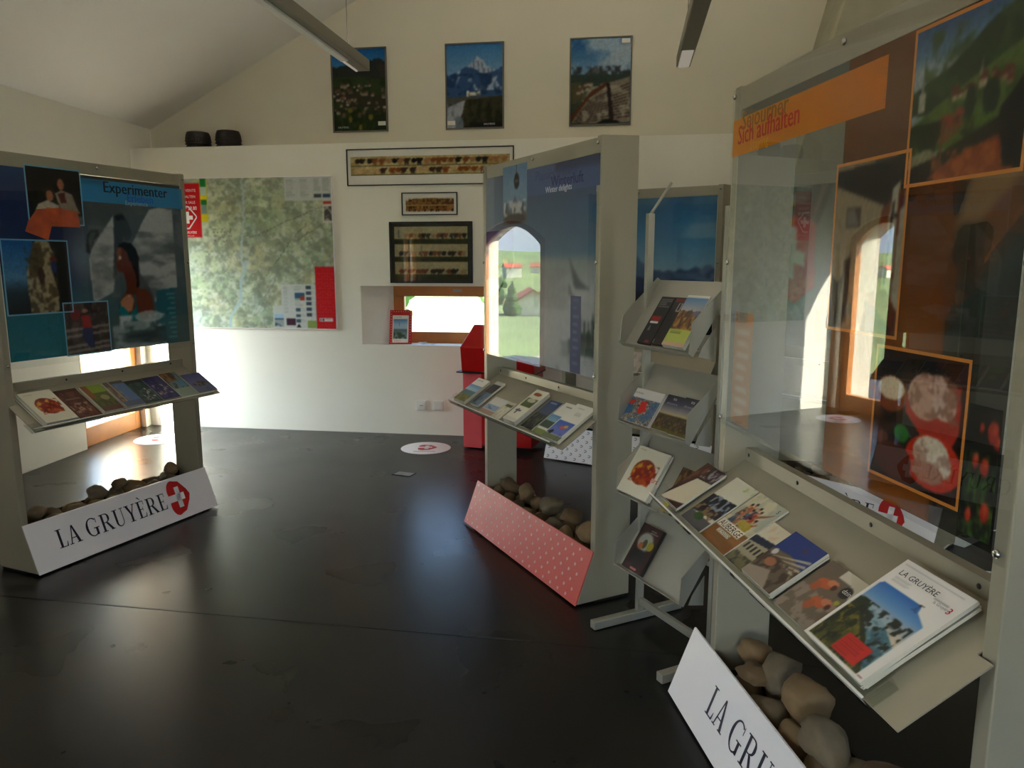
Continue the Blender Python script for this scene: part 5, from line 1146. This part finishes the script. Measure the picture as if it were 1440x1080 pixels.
booklet('booklet', 'dusk landscape booklet, right one of the two on the second rack tray', 'booklet', rslot(1, .308, .012), .108, .158, .005, cv_dusk(), (('tcs', .38, .13, .018, (.85, .85, .85)), ('découverte', .14, .26, .014, (.6, .6, .66))), 3, fan=(.001, 0))
booklet('book', 'cream book with round dish of red stew on the third rack tray', 'book', rslot(2, .0, .010), .200, .212, .008, food, (('la Gruyère', .08, .08, .009, (.6, .3, .2)), ('Saveurs', .60, .62, .030, (.78, .12, .12))), 3, fan=(.001, 0))
c = C(30, 40, c=(.72, .64, .20)); c.rect(0, .0, 1, .7, (.3, .16, .12)); c.tex((.5, .4, .2), 8, 3, v1=.7)
booklet('leaflet', 'leaflet with yellow foot, right end of the third rack tray', 'leaflet', rslot(2, .275, .010), .13, .19, .004, c, (), 1)
c = C(44, 70, c=(.20, .12, .10)); c.tex((.28, .16, .14), 6, 3, .5, .6, .6); c.ell(.48, .36, .34, .20, (.62, .62, .56), 1, .15); c.ell(.5, .40, .1, .1, (.26, .28, .14)); c.ell(.78, .40, .14, .1, (.60, .55, .14)); c.ell(.36, .46, .10, .07, (.66, .36, .18)); c.ell(.45, .70, .36, .16, (.16, .15, .15), 1, .2); c.rect(.4, .92, .7, .96, (.75, .45, .45)); c.lines(.5, .09, .9, .18, 2, (.66, .64, .6), .9, 1)
booklet('book', 'dark brown cookery book alone on the lowest rack tray', 'book', rslot(3, .040, .012), .130, .205, .009, c, (), 2, paper='paper_dark', fan=(.002, 0))
# ------------------------------------------------------------------ the view outside
def hgt(x, y):
    """ground height: falls away from the building, then rises to far hills"""
    d = math.hypot(x+4, (y-4)*.6)
    z = -.35-.085*min(max(d-5, 0), 58)-.055*min(max(d-63, 0), 190)
    if d > 253: z += (d-253)*.025+max(0, d-560)*.022+6*mnoise.noise(Vector((x*.008, y*.008, 0)))*min(1, (d-253)/80)
    return z
m = MB(); N = 90
xs = [-4.6-((i/N)**2.4)*1100 for i in range(N+1)]; ys = [-300+i*(1300/N) for i in range(N+1)]
vs = [(x, y, hgt(x, y)) for y in ys for x in xs]
m.add(vs, [(j*(N+1)+i+1, j*(N+1)+i, (j+1)*(N+1)+i, (j+1)*(N+1)+i+1) for j in range(N) for i in range(N)], 'grass', smooth=True)
tag(m.build('meadow_hills'), None, None, None, 'structure')
m = MB(); m.box(-60, -80, -1.2, 60, -4.3, -.2, 'bounce_gravel'); m.box(-11, -4.3, -1.2, -4.75, 9.5, -.2, 'bounce_gravel'); m.box(5.4, -4.3, -1.2, 60, 60, -.2, 'grass'); m.box(-4.6, 9.3, -1.2, 5.4, 80, -.2, 'grass')  # pale terrace added so sunlit ground bounces light indoors
tag(m.build('ground_slab'), None, None, None, 'structure')
def house(x, y, rz, L, Wd, Hh, lab, big=False):
    z = hgt(x, y); M = FR(x, y, z-.4, rz); r = empty('house', lab, 'house', M, None if big else 'houses of the far village')
    m = MB(); m.box(-L/2, -Wd/2, 0, L/2, Wd/2, Hh, 'house_wall'); m.build('house_walls', r)
    m = MB(); e = .7; m.prism([(-Wd/2-e, Hh-.25), (0, Hh+Wd*.30), (Wd/2+e, Hh-.25), (Wd/2+e, Hh), (0, Hh+Wd*.30+.3), (-Wd/2-e, Hh)], -L/2-e, L/2+e, 'x', 'roof_tile'); m.prism([(-Wd/2, Hh), (Wd/2, Hh), (0, Hh+Wd*.29)], -L/2, L/2, 'x', 'house_wall'); m.build('roof', r)
    if big:
        for k in range(4): w = MB(); w.box(-L/2+1.2+k*(L-2.4)/3-.5, -Wd/2-.03, Hh*.35, -L/2+1.2+k*(L-2.4)/3+.5, -Wd/2, Hh*.35+1.3, 'metal_dark'); w.build('window', r)
    return r
house(-115, 83, -38, 14, 9, 2.6, 'low house with orange red tiled roof below the arched window, seen in reflection', True)
rs = random.Random(11)
for k in range(16):
    d_ = 400+16*k; a_ = math.radians(24+(k*7) % 30); house(-d_*math.cos(a_), d_*math.sin(a_)+4, rs.uniform(0, 180), rs.uniform(9, 16), rs.uniform(8, 11), rs.uniform(5, 9), 'small pale village house with red roof far down the valley')
def tree(x, y, h, w, seed, lab, conifer=False, z=None):
    z = hgt(x, y)-.3 if z is None else z; r = empty('tree', lab, 'tree', FR(x, y, z, seed*20)); rr = random.Random(seed)
    m = MB(); m.lathe([(w*.09, 0), (w*.06, h*.4), (w*.02, h*.9)], 'bark', n=8); m.build('trunk', r)
    bm = bmesh.new()
    for k in range(34 if not conifer else 26):
        if conifer: t = k/26; px, py, pz, q = rr.uniform(-.1, .1)*w, rr.uniform(-.1, .1)*w, h*(.15+.8*t), w*.5*(1.05-t)
        else: a = rr.uniform(0, 6.28); q = w*rr.uniform(.13, .24); R_ = w*.42*math.sqrt(rr.random()); px, py, pz = R_*math.cos(a), R_*math.sin(a), h*(.35+.55*rr.random())
        g = bmesh.ops.create_icosphere(bm, subdivisions=2, radius=q, matrix=Matrix.Translation((px, py, pz)) @ Matrix.Diagonal((1, 1, .45 if conifer else .85, 1)))
    for v in bm.verts: v.co += Vector((mnoise.noise(v.co*3), mnoise.noise(v.co*3+Vector((9, 0, 0))), mnoise.noise(v.co*3+Vector((0, 9, 0)))))*w*.08
    me = bpy.data.meshes.new('foliage'); bm.to_mesh(me); bm.free(); me.materials.append(MATS['foliage']); o = bpy.data.objects.new('foliage', me); COL.objects.link(o); o.parent = r
tree(-104.0, 79.5, 7.0, 3.2, 3, 'dark conifer beside the red roofed house', True)
tree(-150, 120, 9, 8, 4, 'broad leafy tree behind the red roofed house')
tree(-128, 78, 6, 6, 5, 'leafy tree on the slope left of the red roofed house')
tree(-2.6, 14.5, 2.3, 1.4, 6, 'autumn leaved bush outside the niche window, left', z=-.3)
tree(-.3, 18.5, 2.6, 1.8, 7, 'leafy bush outside the niche window, right', z=-.3)

# ------------------------------------------------------------------ light
w = bpy.data.worlds.new('sky'); SC.world = w; w.use_nodes = True; nt = w.node_tree; nt.nodes.clear()
out = nt.nodes.new('ShaderNodeOutputWorld'); bg = nt.nodes.new('ShaderNodeBackground')
tc = nt.nodes.new('ShaderNodeTexCoord'); sp = nt.nodes.new('ShaderNodeSeparateXYZ'); rp = nt.nodes.new('ShaderNodeValToRGB')
nt.links.new(tc.outputs['Generated'], sp.inputs[0]); nt.links.new(sp.outputs['Z'], rp.inputs['Fac'])
e = rp.color_ramp.elements; e[0].position = 0; e[0].color = (.62, .74, .88, 1); e[1].position = .6; e[1].color = (.16, .34, .72, 1)
q = rp.color_ramp.elements.new(.12); q.color = (.44, .64, .90, 1)
cn = nt.nodes.new('ShaderNodeTexNoise'); cn.inputs['Scale'].default_value = 3.2; cn.inputs['Detail'].default_value = 6; nt.links.new(tc.outputs['Generated'], cn.inputs['Vector'])
cr = nt.nodes.new('ShaderNodeValToRGB'); cr.color_ramp.elements[0].position = .55; cr.color_ramp.elements[1].position = .72; nt.links.new(cn.outputs['Fac'], cr.inputs['Fac'])
mx = nt.nodes.new('ShaderNodeMixRGB'); mx.inputs['Color2'].default_value = (.86, .90, .94, 1); nt.links.new(cr.outputs['Color'], mx.inputs['Fac']); nt.links.new(rp.outputs['Color'], mx.inputs['Color1'])
nt.links.new(mx.outputs['Color'], bg.inputs['Color']); bg.inputs['Strength'].default_value = SKY
# brighter, whiter sky around the sun
ph, el = math.radians(48), math.radians(34)
dp = nt.nodes.new('ShaderNodeVectorMath'); dp.operation = 'DOT_PRODUCT'; dp.inputs[1].default_value = (-math.sin(ph)*math.cos(el), -math.cos(ph)*math.cos(el), math.sin(el))
nv = nt.nodes.new('ShaderNodeVectorMath'); nv.operation = 'NORMALIZE'; nt.links.new(tc.outputs['Generated'], nv.inputs[0]); nt.links.new(nv.outputs[0], dp.inputs[0])
mx0 = nt.nodes.new('ShaderNodeMath'); mx0.operation = 'MAXIMUM'; mx0.inputs[1].default_value = 0; nt.links.new(dp.outputs['Value'], mx0.inputs[0])
pw = nt.nodes.new('ShaderNodeMath'); pw.operation = 'POWER'; pw.inputs[1].default_value = 4; nt.links.new(mx0.outputs[0], pw.inputs[0])
gm_ = nt.nodes.new('ShaderNodeMath'); gm_.operation = 'MULTIPLY'; gm_.inputs[1].default_value = GLOW; nt.links.new(pw.outputs[0], gm_.inputs[0])
bg2 = nt.nodes.new('ShaderNodeBackground'); bg2.inputs['Color'].default_value = (.90, .96, 1, 1); nt.links.new(gm_.outputs[0], bg2.inputs['Strength'])
ad = nt.nodes.new('ShaderNodeAddShader'); nt.links.new(bg.outputs[0], ad.inputs[0]); nt.links.new(bg2.outputs[0], ad.inputs[1])
nt.links.new(ad.outputs[0], out.inputs['Surface'])
sd = bpy.data.lights.new('sun', 'SUN'); sd.energy = SUN; sd.angle = math.radians(.6); sd.color = (1, .93, .82)
so = bpy.data.objects.new('sun', sd); COL.objects.link(so)
ph, el = math.radians(48), math.radians(34)
dirv = Vector((math.sin(ph)*math.cos(el), math.cos(ph)*math.cos(el), -math.sin(el))); so.rotation_euler = dirv.to_track_quat('-Z', 'Y').to_euler(); so.location = (-10, -8, 12)
def portal(M, w_, h_):
    l = bpy.data.lights.new('window_daylight', 'AREA'); l.shape = 'RECTANGLE'; l.size = w_; l.size_y = h_; l.cycles.is_portal = True
    o = bpy.data.objects.new('window_daylight', l); COL.objects.link(o); o.matrix_world = M
# portals: the area light shines along its local -Z
def pm(M, x, y, z, flip):  # window plane xz of frame M; light travels towards -y (room)
    return M @ Matrix.Translation((x, y, z)) @ Matrix.Rotation(math.radians(-90 if not flip else 90), 4, 'X')
portal(pm(LW, (wx0+wx1)/2, .5, 1.0, False), .87, 2.0)
portal(pm(BW, (nx0+nx1)/2, .62, 1.08, False), 1.05, .53)
portal(pm(RW, (o0+o1)/2, .32, 1.47, False), 2.2, 1.35)
portal(pm(RR, (q0+q1)/2, -.32, 1.2, True), 1.2, 1.9)
for v0_, v1_ in WL: portal(pm(LW, (v0_+v1_)/2, .45, 1.4, False), .9, 1.4)

SC.view_settings.view_transform = 'Standard'; SC.view_settings.look = 'None'; SC.view_settings.gamma = 1; SC.view_settings.use_curve_mapping = False
SC.view_settings.exposure = EXPO
SC.cycles.use_denoising = True; SC.cycles.max_bounces = 10; SC.cycles.diffuse_bounces = 6; SC.cycles.glossy_bounces = 5; SC.cycles.transparent_max_bounces = 24; SC.cycles.caustics_reflective = True; SC.cycles.caustics_refractive = False
SC.cycles.sample_clamp_indirect = 12
